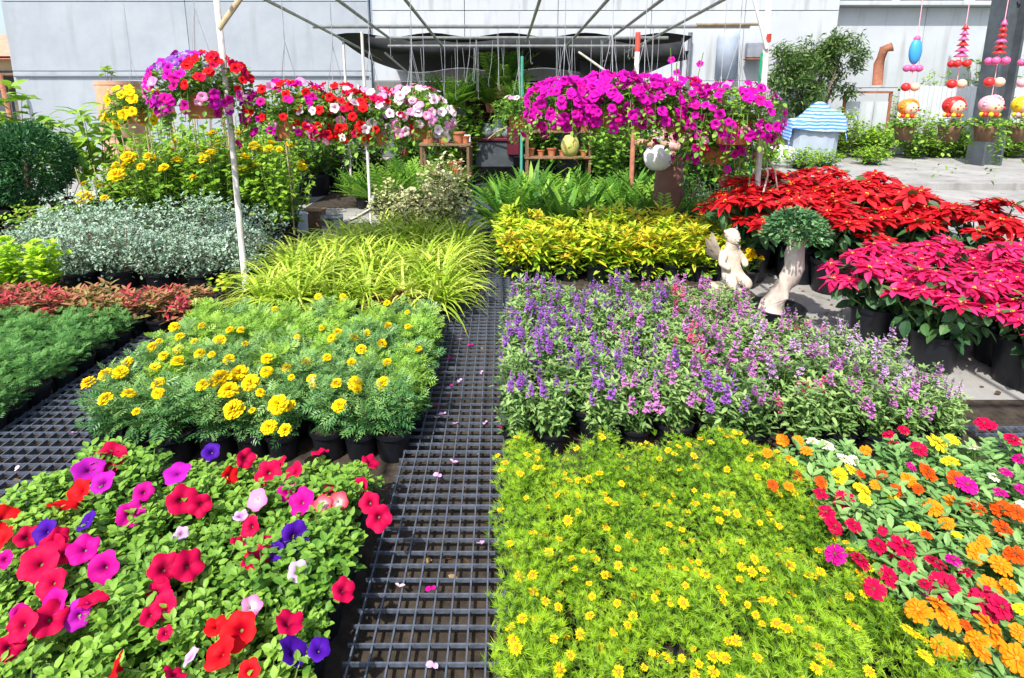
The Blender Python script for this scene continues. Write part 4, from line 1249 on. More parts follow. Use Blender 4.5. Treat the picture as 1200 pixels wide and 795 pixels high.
pole = pipe('support_pole', 'pale weathered pole standing left of the spider plants', 'pole', [(-1.89, 3.9, 0), (-1.885, 3.9, 1.2), (-1.90, 3.9, roof_z(3.9) - .02)], .021, 'pipe_pale')
pole['label'] = 'pale weathered pole standing between silver bushes and spider plants'
pr = pipe('support_pole', 'white pole with a red tape mark beside the statue', 'pole', [(2.10, 4.45, 0), (2.075, 4.45, 1.2), (2.04, 4.45, roof_z(4.45) - .02)], .023, 'pipe_pale')
mb = MB()
mb.lathe([(.026, 0), (.027, .03), (.026, .06)], 12)
obj('red_tape', mb.mesh('red_tape', [MT['redpaint']]), pr, (-.042, 0, 1.88))
pipe('support_pole', 'thin grey post rising behind the spider plants to the rail', 'pole', [(-1.47, 6.1, 0), (-1.47, 6.1, roof_z(6.1) - .02)], .016, 'pipe')
t = pipe('support_pole', 'rusty red and white pole beside the person with the bag', 'pole', [(1.45, 6.1, 0), (1.45, 6.1, 1.62)], .026, 'rust')
for z0, z1, mt in ((1.62, 1.92, 'pipe_pale'), (1.92, 2.12, 'redpaint')):
    mb = MB()
    mb.tube([(0, 0, z0), (0, 0, z1)], .0262, 8)
    obj('painted_section', mb.mesh('painted_section', [MT[mt]], True), t)
RX = [-1.87, -1.30, -.76, .31, .85, 1.28, 1.77]
RW = ['outermost, above the pale pole', 'second from the pale pole', 'third from the pale pole', 'over the path', 'fourth from the white pole', 'second from the white pole', 'above the white pole side']
for k, x in enumerate(RX):
    y1 = 9.0 if k in (0, 6) else (7.0 if k % 2 else 7.7)
    pipe('roof_pipe', 'slender roof pipe running away, ' + RW[k], 'pipe', [(x, .4, roof_z(.4)), (x, y1, roof_z(y1))], .015, 'pipe' if k % 3 else 'pipe_pale', 'roof pipes of the open frame')
for k, (y, x0, x1, m_) in enumerate(((6.1, -1.98, 2.62, 'pipe'), (6.9, -1.5, 2.0, 'pipe'), (7.64, -1.5, 1.9, 'pipe'), (3.9, -2.0, 2.3, 'pipe'), (.9, -2.1, 2.3, 'pipe'))):
    pipe('cross_pipe', 'horizontal cross pipe of the frame, ' + ['with a bamboo end on the white wall side', 'second, over the hanging wires', 'rear one before the black net', 'above the flower baskets', 'over the photographer'][k], 'pipe', [(x0, y, roof_z(y) + .03), (x1, y, roof_z(y) + .03)], .017 if k else .02, m_, 'cross pipes of the open frame')
pipe('bamboo_brace', 'bamboo brace from the pale pole up to the roof pipe', 'brace', [(-1.895, 3.89, 1.92), (-1.62, 3.9, roof_z(3.9) + .0)], .02, 'bamboo')
pipe('bamboo_brace', 'bamboo tip lashed to the end of the cross pipe', 'brace', [(2.05, 6.07, roof_z(6.1) + .045), (2.72, 6.07, roof_z(6.1) + .05)], .016, 'bamboo')
pipe('pole_brace', 'short grey brace meeting the white pole', 'brace', [(2.045, 4.42, 1.83), (1.9, 4.42, roof_z(4.42))], .014, 'pipe')
pipe('pole_brace', 'pale diagonal brace under the black net near the red pole', 'brace', [(.95, 7.0, 1.98), (1.35, 6.3, 1.6)], .015, 'pipe_pale')
pipe('pole_brace', 'diagonal brace under the black net near the flower baskets', 'brace', [(-1.5, 7.4, 2.0), (-.75, 7.4, 1.35)], .014, 'pipe')
# wires and hooks hanging from the cross pipes
g = np.random.default_rng(41)
for k in range(44):
    y = (6.1, 6.9, 7.64)[k % 3]
    x = g.uniform(-1.4, 1.75)
    ln = g.uniform(.22, .75)
    z = roof_z(y) + .012
    mb = MB()
    tx, ty = g.normal(0, .025), g.normal(0, .02)
    mb.tube([(0, 0, 0), (.006 + tx * .4, ty * .5, -ln * .5), (tx, ty, -ln), (tx + .012, ty, -ln - .02), (tx + .022, ty, -ln)], g.uniform(.0016, .0028), 4)
    tag(obj('hanging_wire', mb.mesh('hanging_wire', [MT['wire']]), None, (x, y, z)), 'thin bare wire hook hanging from %s of the frame' % ('the bamboo ended cross pipe', 'the middle cross pipe', 'the rear cross pipe')[k % 3], 'wire hook', 'wire hooks hanging from the cross pipes')

# green tape and dry branch by the white pole
mb = MB()
pts = [at(893, 62, Y=4.4), at(886, 130, Y=4.38), at(878, 215, Y=4.36), at(868, 300, Y=4.34)]
V, F = [], []
for i, q in enumerate(pts):
    a = .4 + i * .5
    d = Vector((math.cos(a), math.sin(a), 0)) * .014
    V += [tuple(q - d), tuple(q + d), tuple(q + d + Vector((0, .002, 0))), tuple(q - d + Vector((0, .002, 0)))]
for i in range(3):
    b = 4 * i
    for e in range(4):
        F.append((b + e, b + (e + 1) % 4, b + 4 + (e + 1) % 4, b + 4 + e))
mb.add(V, F)
tag(obj('plastic_tape', mb.mesh('plastic_tape', [MT['greentape']])), 'bright green plastic tape strung down beside the white pole', 'tape')
pipe('dry_branch', 'thin pale dry branch leaning against the white pole', 'branch', [at(884, 290, Y=4.3), at(892, 235, Y=4.3), at(900, 205, Y=4.32), at(897, 180, Y=4.34), at(908, 200, Y=4.34), at(912, 228, Y=4.33)], .007, 'bark_pale', None, 5)

# ------------------------------------------------------------------ hanging baskets
HB, HT = [], []
for k in range(4):
    g = np.random.default_rng(970 + k)
    mb, tips = clump(46, 13, .26, .20, .12, T_OV, .05, (0, 1.5), (-.5, .5), .1, 4, .024, seed=970 + k, stem=1, bend=.9)
    # trailing shoots
    for i in range(36):
        a = i * 2 * PI / 36 + g.uniform(-.2, .2)
        rr = g.uniform(.17, .29)
        ln = g.uniform(.08, .30)
        p0 = np.array([math.cos(a) * .1, math.sin(a) * .1, .15])
        p1 = np.array([math.cos(a) * rr, math.sin(a) * rr, .19])
        p2 = np.array([math.cos(a) * rr * 1.15, math.sin(a) * rr * 1.15, .17 - ln])
        mb.tube([p0, p1, p2], .002, 3, m=1, cap=False)
        ts = np.linspace(.2, 1, 11)
        q = ((1 - ts) ** 2)[:, None] * p0 + (2 * ts * (1 - ts))[:, None] * p1 + (ts ** 2)[:, None] * p2
        mb.scat(T_OV, rot(a + g.normal(0, .9, 11), g.normal(-.2, .4, 11), g.normal(0, .4, 11)), q, g.uniform(.03, .05, 11), g.uniform(0, 1, 11))
        tips.append((p2, a, 1.0))
        tips.append((q[6], a, 1.0))
        tips.append((q[4], a, .9))
    HB.append(mb.mesh('trailing_foliage', [MT['basket_leaf'], MT['stem_green']]))
    HT.append(tips)
mb = MB()
mb.lathe([(0, .002), (.085, 0), (.088, .01), (.105, .125), (.112, .127), (.112, .15), (.104, .15), (.098, .12)], 20)
hpot = smooth_by_angle(mb.mesh('hanging_pot', [MT['clay']]), 35)
hsoil = soil_mesh(.097, .125)


def basket(label, group, x, y, z, colour, nfl, size, s=1.0, v=0, top=None):
    t = thing('hanging_basket', label, 'hanging basket', (x, y, z), rng.uniform(0, .3), group, s)
    obj('soil', hsoil, obj('pot', hpot, t))
    f = obj('trailing_foliage', HB[v], t)
    f['kind'] = 'stuff'
    top = (roof_z(y) - z) / s
    mb = MB()
    for a in (.3, 2.4, 4.5):
        mb.tube([(.108 * math.cos(a), .108 * math.sin(a), .15), (0, 0, .62)], .002, 4)
    mb.tube([(0, 0, .61), (0, 0, top)], .0025, 4)
    obj('hanger', mb.mesh('hanger', [MT['wire']]), t)
    g = np.random.default_rng(int(abs(x) * 1000) + v)
    tips = HT[v]
    for i in range(nfl):
        p2, a, k_ = tips[(i * 7 + v) % len(tips)] if i < len(tips) else tips[g.integers(len(tips))]
        q = Vector(p2) * (1 + g.uniform(.02, .12))
        q.z = p2[2] + g.uniform(.0, .03)
        if i >= len(tips) * .22:
            # fill the side that the light and the visitor face
            aa, bb = g.uniform(PI * .95, PI * 2.05), g.uniform(-.65, 1.3)
            q = Vector((math.cos(aa) * math.cos(bb) * .29, math.sin(aa) * math.cos(bb) * .29, .18 + math.sin(bb) * .2 - (.03 if bb < 0 else 0)))
        n_ = Vector((q.x, q.y, (q.z - .15) * 1.2 + .06)) + Vector((g.normal(0, .08), -.06 + g.normal(0, .08), g.normal(0, .08)))
        wp = Vector((x, y, z)) + (Euler((0, 0, t.rotation_euler[2])).to_matrix() @ q) * s
        c = colour(q, g)
        if c:
            nw = Euler((0, 0, t.rotation_euler[2])).to_matrix() @ n_
            put_flower(t, 'bloom', PET[c][g.integers(3)], wp, nw, size * g.uniform(.8, 1.15))
    return t


def pick(*cw):
    cs = [c for c, w_ in cw]
    ws = np.array([w_ for c, w_ in cw], float)
    return lambda q, g: cs[g.choice(len(cs), p=ws / ws.sum())]


def b1(q, g):
    if q.x > .04 and q.z > .16:
        return g.choice(['red', 'red', 'crimson', None])
    if q.z > .25:
        return g.choice(['bluish', 'bluish', 'violetmag', None])
    return g.choice(['fuchsia', 'magenta', 'violetmag', 'pink', 'fuchsia', None])


LG = 'flower baskets hanging by the pale pole'
basket('hanging basket mixing red, violet and magenta blooms at the pale pole', LG, -2.08, 3.95, 1.32, b1, 190, .036, 1.2, 0)
basket('hanging basket with magenta and red blooms above a terracotta pot', LG, -1.56, 4.15, 1.17, pick(('fuchsia', 3), ('red', 3), ('magenta', 2), ('pink', 1)), 95, .034, 1.12, 1)
basket('hanging basket of red and white blooms, middle of the row', LG, -1.23, 4.2, 1.15, pick(('red', 5), ('crimson', 2), ('pink', 2), ('white', 2)), 95, .034, 1.1, 2)
basket('hanging basket of red and white blooms over a small terracotta pot', LG, -.95, 4.15, 1.12, pick(('red', 4), ('white', 3), ('crimson', 2), ('pink', 1)), 100, .034, 1.1, 3)
basket('hanging basket of pale pink and white blooms at the end toward the path', LG, -.66, 4.25, 1.15, pick(('pink', 4), ('white', 4), ('crimson', 1), ('lilac', 2)), 100, .034, 1.06, 1)
basket('leafy hanging basket with few blooms behind the pink one', LG, -.74, 4.75, 1.25, pick(('pink', 1), ('white', 1)), 4, .028, .9, 2)
basket('hanging basket of yellow blooms beside the violet one', LG, -2.62, 4.05, 1.28, lambda q, g: 'yellow', 45, .036, .72, 2)
MG = 'magenta flower baskets hanging by the white pole'
basket('leafy hanging basket with a few pale blooms beside the path', MG, .15, 4.75, 1.20, pick(('pink', 1), ('white', 1)), 5, .028, .82, 0)
basket('magenta hanging basket closest to the path', MG, .50, 4.5, 1.20, pick(('fuchsia', 5), ('magenta', 1)), 140, .040, 1.1, 1)
basket('magenta hanging basket second from the path', MG, .86, 4.45, 1.23, pick(('fuchsia', 6), ('magenta', 1)), 140, .040, 1.14, 2)
basket('magenta hanging basket in front of the rusty pole', MG, 1.14, 4.55, 1.21, pick(('fuchsia', 4), ('magenta', 1)), 120, .038, 1.14, 3)
basket('magenta and crimson hanging basket above the white bag', MG, 1.46, 4.6, 1.18, pick(('fuchsia', 3), ('magenta', 3), ('crimson', 1)), 95, .038, 1.16, 0)
basket('trailing magenta hanging basket beside the white pole', MG, 1.82, 4.4, 1.10, pick(('fuchsia', 4), ('magenta', 1), ('pink', .3)), 120, .038, 1.28, 1)
basket('low hanging basket of magenta blooms at the green tape', MG, 1.84, 4.75, .90, pick(('fuchsia', 4), ('magenta', 1)), 80, .038, 1.18, 2)
p = at(850, 212, Y=4.9)
mb = MB()
g = np.random.default_rng(8)
dd = g.normal(0, 1, (60, 3))
dd /= np.linalg.norm(dd, axis=1)[:, None]
mb.scat(T_PET, rot(np.arctan2(dd[:, 1], dd[:, 0]), np.arcsin(dd[:, 2]), g.normal(0, .3, 60)), dd * .03, g.uniform(.03, .045, 60), .5)
t = nearest([o for o in COL.objects if o.name.startswith('small_leaved_shrub')], p)
put_flower(t, 'flower_head', mb.mesh('flower_head', [PC['salmon']]), p, (0, -.3, 1), 1.0)
# long shoots with blooms above the magenta baskets
for px, py, y, c in ((787, 70, 4.6, 'fuchsia'), (793, 85, 4.6, 'fuchsia'), (820, 75, 4.55, 'fuchsia')):
    t = [o for o in COL.objects if o.get('label') == 'magenta and crimson hanging basket above the white bag'][0]
    q = at(px, py, Y=y)
    put_flower(t, 'bloom', PET[c][0], q, (-.4, -.7, .3), .03)
    mb = MB()
    d = (q - t.location)
    d.rotate(Euler((0, 0, -t.rotation_euler[2])))
    mb.tube([(d.x * .2, d.y * .2, .15), (d.x * .7, d.y, d.z * .6), tuple(d)], .003, 4)
    obj('shoot', mb.mesh('shoot', [MT['stem_green']]), t)

# ------------------------------------------------------------------ person with a white bag
def skinned(name, parent, vs, es, rs, mat, root=0, sub=2):
    me = bpy.data.meshes.new(name)
    me.from_pydata(vs, es, [])
    me.update()
    me.materials.append(mat)
    o = obj(name, me, parent)
    o.modifiers.new('skin', 'SKIN').use_smooth_shade = True
    for i, r_ in enumerate(rs):
        me.skin_vertices[0].data[i].radius = r_ if isinstance(r_, tuple) else (r_, r_)
        me.skin_vertices[0].data[i].use_root = (i == root)
    s_ = o.modifiers.new('sub', 'SUBSURF')
    s_.levels = s_.render_levels = sub
    return o


pt = thing('person', 'person in a long brown dress and pink top carrying a white bag', 'person', (1.67, 5.45, 0), R(-62), None, .90)
# the person faces -Y of their own frame (turned toward the path)
vs = [(0, 0, .92), (0, 0, 1.06), (0, .01, 1.2), (0, .015, 1.32), (0, .01, 1.40), (0, -.01, 1.45), (0, -.02, 1.52), (0, -.01, 1.58)]
es = [(i, i + 1) for i in range(7)]
rs = [(.14, .10), (.12, .09), (.13, .10), (.10, .08), .05, .055, .078, .05]
for sx in (-1, 1):
    b = len(vs)
    vs += [(sx * .09, 0, .86), (sx * .095, 0, .48), (sx * .095, .02, .08), (sx * .1, -.10, .04), (sx * .1, -.16, .035)]
    es += [(0, b), (b, b + 1), (b + 1, b + 2), (b + 2, b + 3), (b + 3, b + 4)]
    rs += [.085, .055, .035, .035, .025]
    b = len(vs)
    hand = (sx * .10, -.34, 1.16)
    el = (sx * .22, -.08, 1.08)
    vs += [(sx * .17, .01, 1.33), el, (sx * .13, -.27, 1.14), hand]
    es += [(3, b), (b, b + 1), (b + 1, b + 2), (b + 2, b + 3)]
    rs += [.05, .04, .027, (.035, .018)]
    hb = b + 3
    for f_ in range(4):
        k = len(vs)
        dx = (f_ - 1.5) * .018
        ln = (.032, .038, .036, .028)[f_]
        vs += [(hand[0] + dx, hand[1] - .045, hand[2] - .005), (hand[0] + dx, hand[1] - .045 - ln * .6, hand[2] - .03), (hand[0] + dx, hand[1] - .05, hand[2] - .055)]
        es += [(hb, k), (k, k + 1), (k + 1, k + 2)]
        rs += [.009, .008, .007]
    k = len(vs)
    vs += [(hand[0] - sx * .035, hand[1] - .005, hand[2] - .015), (hand[0] - sx * .035, hand[1] - .035, hand[2] - .04)]
    es += [(hb, k), (k, k + 1)]
    rs += [.011, .009]
skinned('body', pt, vs, es, rs, MT['skin'])
mb = MB()
seg = 36
V, F = [], []
prof = [(.10, 1.04), (.145, .95), (.165, .80), (.17, .60), (.18, .40), (.195, .20), (.205, .06)]
for i, (r_, z) in enumerate(prof):
    for j in range(seg):
        a = 2 * PI * j / seg
        f_ = 1 + .05 * (i / 6) * math.sin(a * 8 + .6 * i)
        V.append((r_ * 1.0 * f_ * math.cos(a), r_ * .8 * f_ * math.sin(a), z))
for i in range(len(prof) - 1):
    for j in range(seg):
        k = (j + 1) % seg
        F.append((i * seg + j, i * seg + k, (i + 1) * seg + k, (i + 1) * seg + j))
mb.add(V, F)
obj('dress', mb.mesh('dress', [MT['brown_cloth']], True), pt)
vs = [(0, 0, 1.0), (0, 0, 1.14), (0, .012, 1.28), (0, .01, 1.36)]
es = [(0, 1), (1, 2), (2, 3)]
rs = [(.155, .125), (.14, .115), (.145, .11), (.075, .07)]
for sx in (-1, 1):
    b = len(vs)
    vs += [(sx * .17, .01, 1.33), (sx * .22, -.08, 1.08), (sx * .15, -.23, 1.13)]
    es += [(2, b), (b, b + 1), (b + 1, b + 2)]
    rs += [.068, .058, .045]
skinned('top', pt, vs, es, rs, MT['pink_cloth'])
mb = MB()
mb.ball((0, .02, 1.56), .10, 14, 10, sc=(.9, 1, 1.05))
mb.tube([(0, .09, 1.55), (0, .12, 1.42), (0, .11, 1.28)], [.05, .045, .02], 8)
obj('hair', mb.mesh('hair', [MT['hair']], True), pt)
mb = MB()
for sx in (-1, 1):
    mb.ball((sx * .03, -.094, 1.525), .012, 8, 5)
mb.ball((0, -.102, 1.505), .014, 8, 5, m=1)
mb.ball((0, -.09, 1.475), .018, 8, 4, m=2, sc=(1.2, .5, .4))
obj('face', mb.mesh('face', [MT['hair'], MT['skin'], MT['toyrose']], True), pt)
# bag hangs from the hands
hp = pt.matrix_basis @ Vector((0, -.38, 1.12))
g = np.random.default_rng(4)
hx = at(771, 182, Y=5.25)
t = thing('plastic_bag', 'full white plastic bag held by the person in brown', 'bag', (hx.x, hx.y, hx.z - .14))
mb = MB()
V, F = [], []
prof = [(.0, 0), (.07, .0), (.115, .04), (.135, .10), (.125, .16), (.09, .21), (.05, .245), (.03, .27), (.045, .30)]
seg = 22
for i, (r_, z) in enumerate(prof):
    for j in range(seg):
        a = 2 * PI * j / seg
        f_ = 1 + .06 * math.sin(5 * a + i) + .05 * math.sin(9 * a - 2 * i) * (i > 3)
        V.append((r_ * f_ * math.cos(a), r_ * .7 * f_ * math.sin(a), z))
for i in range(len(prof) - 1):
    for j in range(seg):
        k = (j + 1) % seg
        F.append((i * seg + j, i * seg + k, (i + 1) * seg + k, (i + 1) * seg + j))
mb.add(V, F)
obj('sack', mb.mesh('sack', [MT['white_plastic']], True), t)
mb = MB()
mb.tube([(-.03, 0, .28), (-.02, .02, .34), (.03, .06, .36), (.03, 0, .28)], .006, 5)
obj('handle', mb.mesh('handle', [MT['white_plastic']], True), t)

# ------------------------------------------------------------------ shelf of clay pots and things at the end of the path
def shelf(label, x0, x1, y, zs, d, mat='wood'):
    t = thing('plant_shelf', label, 'shelf', ((x0 + x1) / 2, y, 0))
    wd = x1 - x0
    for z in zs:
        mb = MB()
        mb.box((0, 0, 0), (wd, d, .03), bev=.004)
        obj('shelf_board', mb.mesh('shelf_board', [MT[mat]]), t, (0, 0, z))
    for sx in (-1, 1):
        for sy in (-1, 1):
            mb = MB()
            mb.box((0, 0, max(zs) / 2 - .01), (.035, .035, max(zs) - .02))
            obj('leg', mb.mesh('leg', [MT[mat]]), t, (sx * (wd / 2 - .04), sy * (d / 2 - .03), 0))
    return t


shelf('old wooden shelf of clay pots behind the ferns', .35, 1.35, 8.3, (.55, .93), .36)
cpot = [pot_mesh(.07, .12, 'clay', .7, .008, seg=12), pot_mesh(.055, .09, 'clay', .7, .006, seg=12)]
csoil = soil_mesh(.06, .1)
mb, _ = clump(6, 6, .07, .1, .1, T_SM, .06, seed=12)
cfol = mb.mesh('foliage', [MT['fern_leaf']])
WH = ['first from the path', 'second from the path', 'third from the path', 'fourth from the path', 'fifth from the path', 'last from the path']
for lv, z in enumerate((.565, .945)):
    for k in range(6):
        t = thing('clay_pot', 'small clay pot on the %s board of the wooden shelf, %s' % (('lower', 'upper')[lv], WH[k]), 'clay pot', (.44 + .16 * k, 8.28 + rng.normal(0, .02), z), 0, 'clay pots on the wooden shelf')
        obj('pot', cpot[(k + lv) % 2], t)
        if (k + lv) % 3 == 0:
            obj('foliage', cfol, t)['kind'] = 'stuff'
shelf('low brown table with red clay pots beside the path', -1.15, -.42, 7.9, (.35, .78), .4)
for k, (x, z, s) in enumerate(((-1.02, .795, 1.5), (-.80, .795, 1.7), (-.60, .795, 1.3), (-.95, .365, 1.4), (-.65, .365, 1.5), (-.5, .795, 1.1))):
    t = thing('clay_pot', 'red clay pot on the brown table, ' + ['at the outer end of the top', 'tallest one on top', 'next to the tallest on top', 'under the table top, outer one', 'under the table top, inner one', 'small one at the path end'][k], 'clay pot', (x, 7.86, z), 0, 'clay pots on the brown table', s)
    obj('pot', cpot[k % 2], t)
    if k in (0, 3, 4):
        obj('foliage', cfol, t)['kind'] = 'stuff'
pipe('support_pole', 'dark green post by the clay pot shelf', 'pole', [(.30, 8.1, 0), (.30, 8.1, 2.0)], .022, 'greenpaint')
# cart at the end of the path
t = thing('hand_cart', 'dark maroon cart standing at the dark end of the path', 'cart', (-.1, 9.1, 0))
mb = MB()
mb.box((0, 0, .52), (.62, .5, .42), bev=.02)
obj('cart_box', mb.mesh('cart_box', [MT['steel']]), t)
mb = MB()
mb.box((0, 0, .76), (.70, .56, .05), bev=.01)
obj('cart_top', mb.mesh('cart_top', [MT['maroon']]), t)
mb = MB()
mb.box((.30, -.1, .74), (.2, .05, .46), bev=.02)
obj('side_panel', mb.mesh('side_panel', [MT['maroon']]), t, (0, -.2, 0), (0, 0, 0))
for sx in (-1, 1):
    mb = MB()
    mb.lathe([(.05, -.02), (.15, -.022), (.16, -.01), (.16, .01), (.15, .022), (.05, .02)], 16)
    obj('wheel', mb.mesh('wheel', [MT['pot']]), t, (sx * .34, -.1, .16), (0, PI / 2, 0))
mb = MB()
mb.tube([(-.1, -.3, .78), (.05, -.42, .9), (.2, -.5, .98)], .012, 6)
obj('handle', mb.mesh('handle', [MT['bamboo']], True), t)
for k, (x, y, s, lb_) in enumerate(((-.22, 8.95, 1.2, 'grey metal vase on the cart top'), (-.05, 9.0, 1.5, 'taller grey metal vase on the cart top'), (.08, 8.95, 1.0, 'small grey metal vase on the cart top'))):
    mb = MB()
    mb.lathe([(0, 0), (.05, 0), (.075, .06), (.06, .13), (.035, .16), (.05, .19), (.04, .19), (.02, .15)], 14)
    tag(obj('metal_vase', mb.mesh('metal_vase', [MT['greymetal']], True), None, (x, y, .786), (0, 0, 0), s), lb_, 'vase')
mb = MB()
mb.box((0, 0, .08), (.13, .1, .16), bev=.004)
tag(obj('paper_carton', mb.mesh('paper_carton', [MT['white_plastic']]), None, (-.52, 8.25, .72), (0, 0, .2)), 'small white carton beside the cart', 'carton')
tag(obj('carton_stool', None, None, (-.52, 8.25, 0)), 'small wooden stool under the white carton', 'stool')
st = bpy.data.objects['carton_stool']
mb = MB()
mb.box((0, 0, .7), (.2, .2, .03))
obj('seat', mb.mesh('seat', [MT['wood']]), st)
for sx in (-1, 1):
    for sy in (-1, 1):
        mb = MB()
        mb.box((sx * .08, sy * .08, .34), (.025, .025, .68))
        obj('leg', mb.mesh('leg', [MT['wood']]), st)
p = at(668, 172, Y=6.6)
t = thing('yellow_lantern', 'pale yellow round lantern hanging above the ferns', 'lantern', (p.x, p.y, p.z - .12))
mb = MB()
mb.lathe([(.02, 0), (.07, .01), (.10, .07), (.11, .13), (.10, .19), (.06, .25), (.02, .26)], 16)
obj('shade', mb.mesh('shade', [MT['yellowbag']], True), t)
mb = MB()
mb.tube([(0, 0, .26), (0, 0, roof_z(6.6) - p.z + .12)], .003, 4)
obj('cord', mb.mesh('cord', [MT['wire']]), t)
# greenery hanging in the shade behind the path
for k, (px, py, y, s) in enumerate(((588, 100, 9.2, 1.5), (575, 118, 9.6, 1.3), (530, 120, 8.8, 1.2), (612, 118, 8.6, 1.0))):
    p = at(px, py, Y=y)
    t = thing('hanging_fern', 'green fern hanging in the shade ' + ['over the end of the path', 'deeper inside above the cart', 'above the red clay pots', 'by the dark green post'][k], 'hanging fern', (p.x, p.y, p.z - .2), 0, 'ferns hanging under the black net', s)
    obj('pot', cpot[0], t)
    obj('foliage', FER[k % 4], t, (0, 0, -.02))['kind'] = 'stuff'
    mb = MB()
    mb.tube([(0, 0, .1), (0, 0, (2.3 - p.z + .2) / s)], .002, 4)
    obj('hanger', mb.mesh('hanger', [MT['wire']]), t)
for k, (px, y, s) in enumerate(((545, 9.0, 1.0), (520, 8.8, 1.1), (480, 8.9, 1.1), (640, 9.2, 1.1), (690, 8.9, 1.1), (730, 8.2, 1.0), (715, 7.6, .9), (760, 7.8, 1.0), (800, 7.2, 1.0), (835, 7.0, 1.0), (870, 6.6, 1.0))):
    shrub('shade_plant', 'leafy green plant ' + ['at the dark end of the path', 'behind the brown table', 'behind the baskets of white blooms', 'behind the clay pot shelf', 'at the end of the clay pot shelf', 'by the rusty pole', 'in front of the rusty pole', 'behind the person', 'beyond the person', 'under the magenta baskets', 'behind the red poinsettias'][k], 'potted plant', 'leafy plants at the back of the frame', (px - 587) / 650 * y, y, .42, 1.15, 'fern_leaf', T_OV, .13, 34, 18, .2, (.2, .3), (0, 1.0), sc=s, start=.0)

# ------------------------------------------------------------------ black shade net roof
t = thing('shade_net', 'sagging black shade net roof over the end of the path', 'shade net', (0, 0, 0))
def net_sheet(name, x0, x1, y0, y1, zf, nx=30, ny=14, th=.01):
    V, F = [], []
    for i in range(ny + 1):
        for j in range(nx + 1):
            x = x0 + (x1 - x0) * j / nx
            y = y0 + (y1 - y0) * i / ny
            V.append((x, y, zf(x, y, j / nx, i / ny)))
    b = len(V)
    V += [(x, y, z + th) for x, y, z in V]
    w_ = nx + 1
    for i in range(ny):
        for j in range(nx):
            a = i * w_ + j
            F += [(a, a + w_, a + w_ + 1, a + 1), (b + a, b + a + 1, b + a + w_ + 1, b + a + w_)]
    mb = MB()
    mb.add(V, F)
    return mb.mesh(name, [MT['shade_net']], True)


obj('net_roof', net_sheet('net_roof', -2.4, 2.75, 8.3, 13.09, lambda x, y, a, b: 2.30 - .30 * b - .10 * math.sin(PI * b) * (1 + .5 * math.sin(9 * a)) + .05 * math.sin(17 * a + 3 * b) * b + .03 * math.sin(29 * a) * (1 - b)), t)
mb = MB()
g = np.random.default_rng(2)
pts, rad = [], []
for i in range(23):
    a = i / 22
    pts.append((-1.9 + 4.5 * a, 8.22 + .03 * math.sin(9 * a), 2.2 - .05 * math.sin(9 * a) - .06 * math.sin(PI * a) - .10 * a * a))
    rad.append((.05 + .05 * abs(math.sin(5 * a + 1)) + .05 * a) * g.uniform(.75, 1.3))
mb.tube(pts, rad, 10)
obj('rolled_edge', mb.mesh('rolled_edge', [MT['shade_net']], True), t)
mb = MB()
V, F = [], []
for j in range(21):
    a = j / 20
    x = 1.15 + 1.55 * a
    zt = 2.13 - .05 * a
    zb = 1.62 + .33 * a ** 1.5 + .03 * math.sin(9 * a)
    V += [(x, 8.25 + .02 * math.sin(12 * a), zt), (x, 8.27 + .04 * math.sin(14 * a), (zt + zb) / 2), (x, 8.28 + .04 * math.sin(16 * a), zb)]
for j in range(20):
    for e in range(2):
        b = 3 * j + e
        F.append((b, b + 1, b + 4, b + 3))
mb.add(V, F)
obj('hanging_flap', mb.mesh('hanging_flap', [MT['shade_net']], True), t)
for k, (x, y) in enumerate(((-2.3, 8.4), (2.65, 8.4))):
    pipe('net_post', 'slim grey post holding up the black net, ' + ('flower basket side', 'magenta basket side')[k], 'post', [(x, y, 0), (x, y, 2.28)], .02, 'pipe')
mb = MB()
V, F = [], []
for j in range(13):
    a = j / 12
    x = 1.18 + .62 * a
    V += [(x, 8.5 + .03 * math.sin(11 * a), 1.92 - .1 * a - .35 * (a < .2) * (1 - a * 5)), (x, 8.5 + .04 * math.sin(12 * a), 1.32)]
for j in range(12):
    F.append((2 * j, 2 * j + 1, 2 * j + 3, 2 * j + 2))
mb.add(V, F)
mb.add([(a, b + .006, c) for a, b, c in V], [f[::-1] for f in F])
tag(obj('white_sheet', mb.mesh('white_sheet', [MT['white_plastic']], True)), 'white plastic sheet hanging under the black net flap', 'sheet')

# ------------------------------------------------------------------ walls behind
def wall_panels(name, label, x0, x1, y, zrows, ncol, mat, skip=None, jit=.003):
    t = thing(name, label, 'wall', (x0, y, 0))
    mb = MB()
    mb.box(((x1 - x0) / 2, .16, zrows[-1] / 2), (x1 - x0 - .02, .12, zrows[-1]))
    if not skip:
        obj('wall_core', mb.mesh('wall_core', [MT[mat]]), t)
    cw = (x1 - x0) / ncol
    for i in range(len(zrows) - 1):
        for j in range(ncol):
            if skip and skip(i, j):
                continue
            mb = MB()
            mb.box((0, 0, (zrows[i + 1] - zrows[i]) / 2), (cw - .012, .1, zrows[i + 1] - zrows[i] - .014), bev=.006)
            obj('panel', mb.mesh('panel', [MT[mat]]), t, (cw * (j + .5), .05 + rng.uniform(-jit, jit), zrows[i]))
    return t


